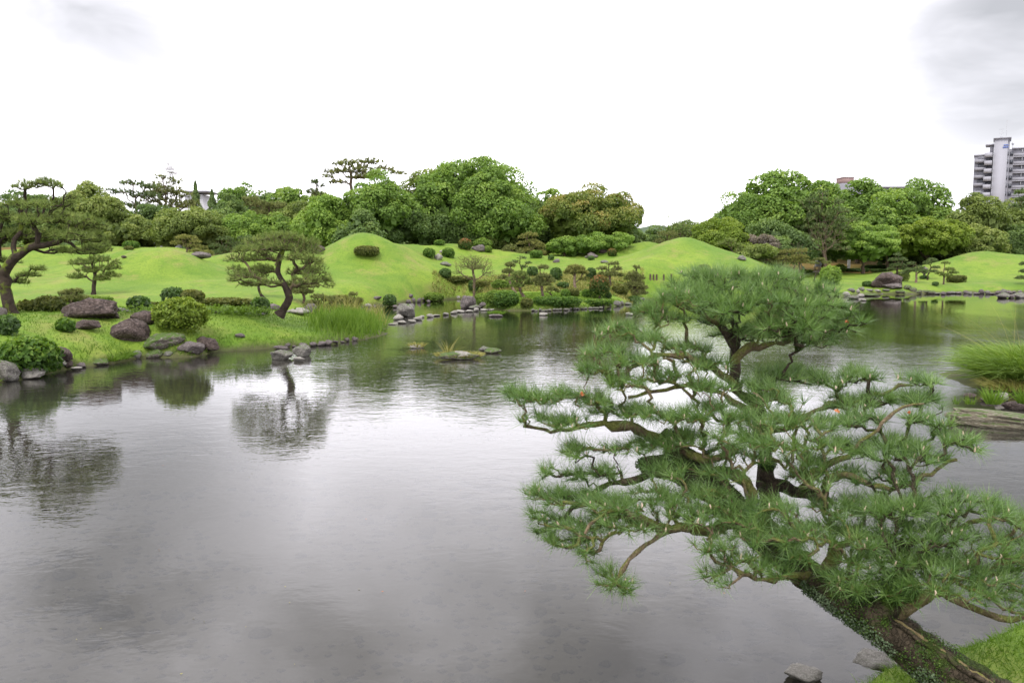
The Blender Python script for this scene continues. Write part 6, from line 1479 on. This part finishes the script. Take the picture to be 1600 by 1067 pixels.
def rooftop():
    Y = 210.; s = Y / F; o = at(1327, 300, Y); t = thing('brown_building', 'purplish brown rooftop block peeking over the right hand grove', 'building', (o[0], Y, 3))
    z1 = at(1327, 277.5, Y)[2] - 3; z0 = at(1327, 287, Y)[2] - 3
    bx(t, 'wall', (1.2, 3, z0 / 2), (7, 8, z0), 'concrete2'); bx(t, 'roof_house', (0, 3, (z0 + z1) / 2), (3.0, 4, z1 - z0), 'brown_roof'); bx(t, 'cornice', (0, 3, z1 + .1), (3.2, 4.2, .2), 'brown_roof')
    a = Acc(); a.add(*tube([(.1, 3, z1), (.1, 3, z1 + 3.4)], [.07, .05], 6)); a.mk('mast', M['steel'], t)
    for k in range(5): bx(t, 'railing_post', (1.8 + k * .35, 3, z0 + .5), (.06, .06, 1), 'steel')
    bx(t, 'railing', (2.5, 3, z0 + 1.0), (1.6, .06, .06), 'steel'); 
    t2 = thing('far_building', 'long low roof edge just above the camphor trees left of the apartment block', 'building', (at(1390, 300, 220)[0], 220, 3))
    zz_ = at(1390, 291.5, 220)[2] - 3; bx(t2, 'wall', (0, 3, zz_ / 2 - .3), (9, 6, zz_ - .6), 'concrete2'); bx(t2, 'roof', (0, 3, zz_ - .2), (9.6, 6.6, .4), 'roof_tile')
rooftop()
def left_building():
    Y = 190.; o = at(305, 300, Y); t = thing('white_building', 'white building with a flat overhanging roof behind the pointed cypresses', 'building', (o[0], Y, 3))
    z1 = at(305, 298.5, Y)[2] - 3
    bx(t, 'wall', (-.5, 3, z1 / 2 - .4), (4.2, 6, z1 - .8), 'white'); bx(t, 'roof', (0, 3, z1 - .2), (6.4, 8, .45), 'concrete2')
    bx(t, 'window', (0, -.05, z1 - 2.2), (1.6, .1, .9), 'window')
    Y = 230.; o = at(269, 300, Y); t = thing('antenna_tower', 'steel antenna mast with white dishes above the left pines', 'antenna', (o[0], Y, 3)); zt = at(269, 268, Y)[2] - 3
    a = Acc()
    for sx in (-1, 1):
        for sy in (-1, 1): a.add(*tube([(sx * 1.0, sy * 1.0, 0), (sx * .35, sy * .35, zt)], [.12, .08], 5))
    for k in range(10):
        z = zt * k / 10; r = 1.0 - .65 * k / 10; z2 = zt * (k + 1) / 10; r2 = 1.0 - .65 * (k + 1) / 10
        for (x1, y1), (x2, y2) in (((-1, -1), (1, -1)), ((1, -1), (1, 1)), ((1, 1), (-1, 1)), ((-1, 1), (-1, -1))): a.add(*tube([(x1 * r, y1 * r, z), (x2 * r2, y2 * r2, z2)], [.05, .05], 4))
    a.mk('lattice', M['steel'], t)
    V, Fc = lathe([(0, 0), (1.5, 0), (1.5, .15), (0, .15)], 12); mk('platform', V + [0, 0, zt - .3], Fc, M['steel'], t)
    for x, z, r in ((-.1, .9, .85), (.9, .5, .5), (-1.0, .6, .45), (1.5, -.6, .5), (-.4, 2.0, .4)):
        V, Fc = lathe([(0, .12), (r * .6, .16), (r, .36), (r * .97, .40), (0, .3)], 14); V = np.stack([V[:, 0], -V[:, 2], V[:, 1]], 1) + [x, -.5, zt + z]; mk('dish', V, Fc, M['white'], t, smooth=True)
    for x, h in ((-.7, 3.5), (.3, 4.6), (.9, 2.6)): V, Fc = boxv((x, 0, zt + h / 2), (.07, .07, h)); mk('whip_antenna', V, Fc, M['steel'], t)
    # houses behind the left trees
    for x, py, w_, Y, lb in ((246, 369, 34, 112, 'grey tiled house roof glimpsed under the left trees'), (222, 376, 20, 116, 'smaller white walled house left of the grey tiled roof'), (1512, 392, 26, 125, 'pale house behind two dark trunks at the right')):
        o = at(x, py, Y); g = 3.2; H = max(o[2] - g, 3.2); Wm = w_ * Y / F; t = thing('house', lb, 'house', (o[0], Y, g))
        bx(t, 'wall', (0, 2.5, H * .3), (Wm * .9, 5, H * .6), 'white')
        V = np.array([(-Wm / 2, -.4, H * .6), (Wm / 2, -.4, H * .6), (Wm / 2, 5.4, H * .6), (-Wm / 2, 5.4, H * .6), (-Wm * .42, 2.5, H), (Wm * .42, 2.5, H)])
        mk('roof', V, [(0, 1, 5, 4), (2, 3, 4, 5), (0, 4, 3), (1, 2, 5), (0, 3, 2, 1)], M['roof_tile'], t)
        bx(t, 'window', (-.3, -.03, H * .33), (.9, .06, .8), 'window')
left_building()
# far hill in the gap
xs = np.linspace(-700, 1900, 90); V = []
for i, x in enumerate(xs):
    h = 118 + 26 * math.sin(x * .004 + 1) + 12 * math.sin(x * .013) + 5 * math.sin(x * .05)
    for k, (dy, f) in enumerate(((-500, 0.), (-200, .55), (0, 1.), (400, 0.))): V.append((x, 3000 + dy, h * f))
Fc = [(i * 4 + k, (i + 1) * 4 + k, (i + 1) * 4 + k + 1, i * 4 + k + 1) for i in range(len(xs) - 1) for k in range(3)]
tag(mk('hills', V, np.array(Fc), flat('wooded hill', (.05, .08, .04), .9), None, smooth=True), kind='structure')
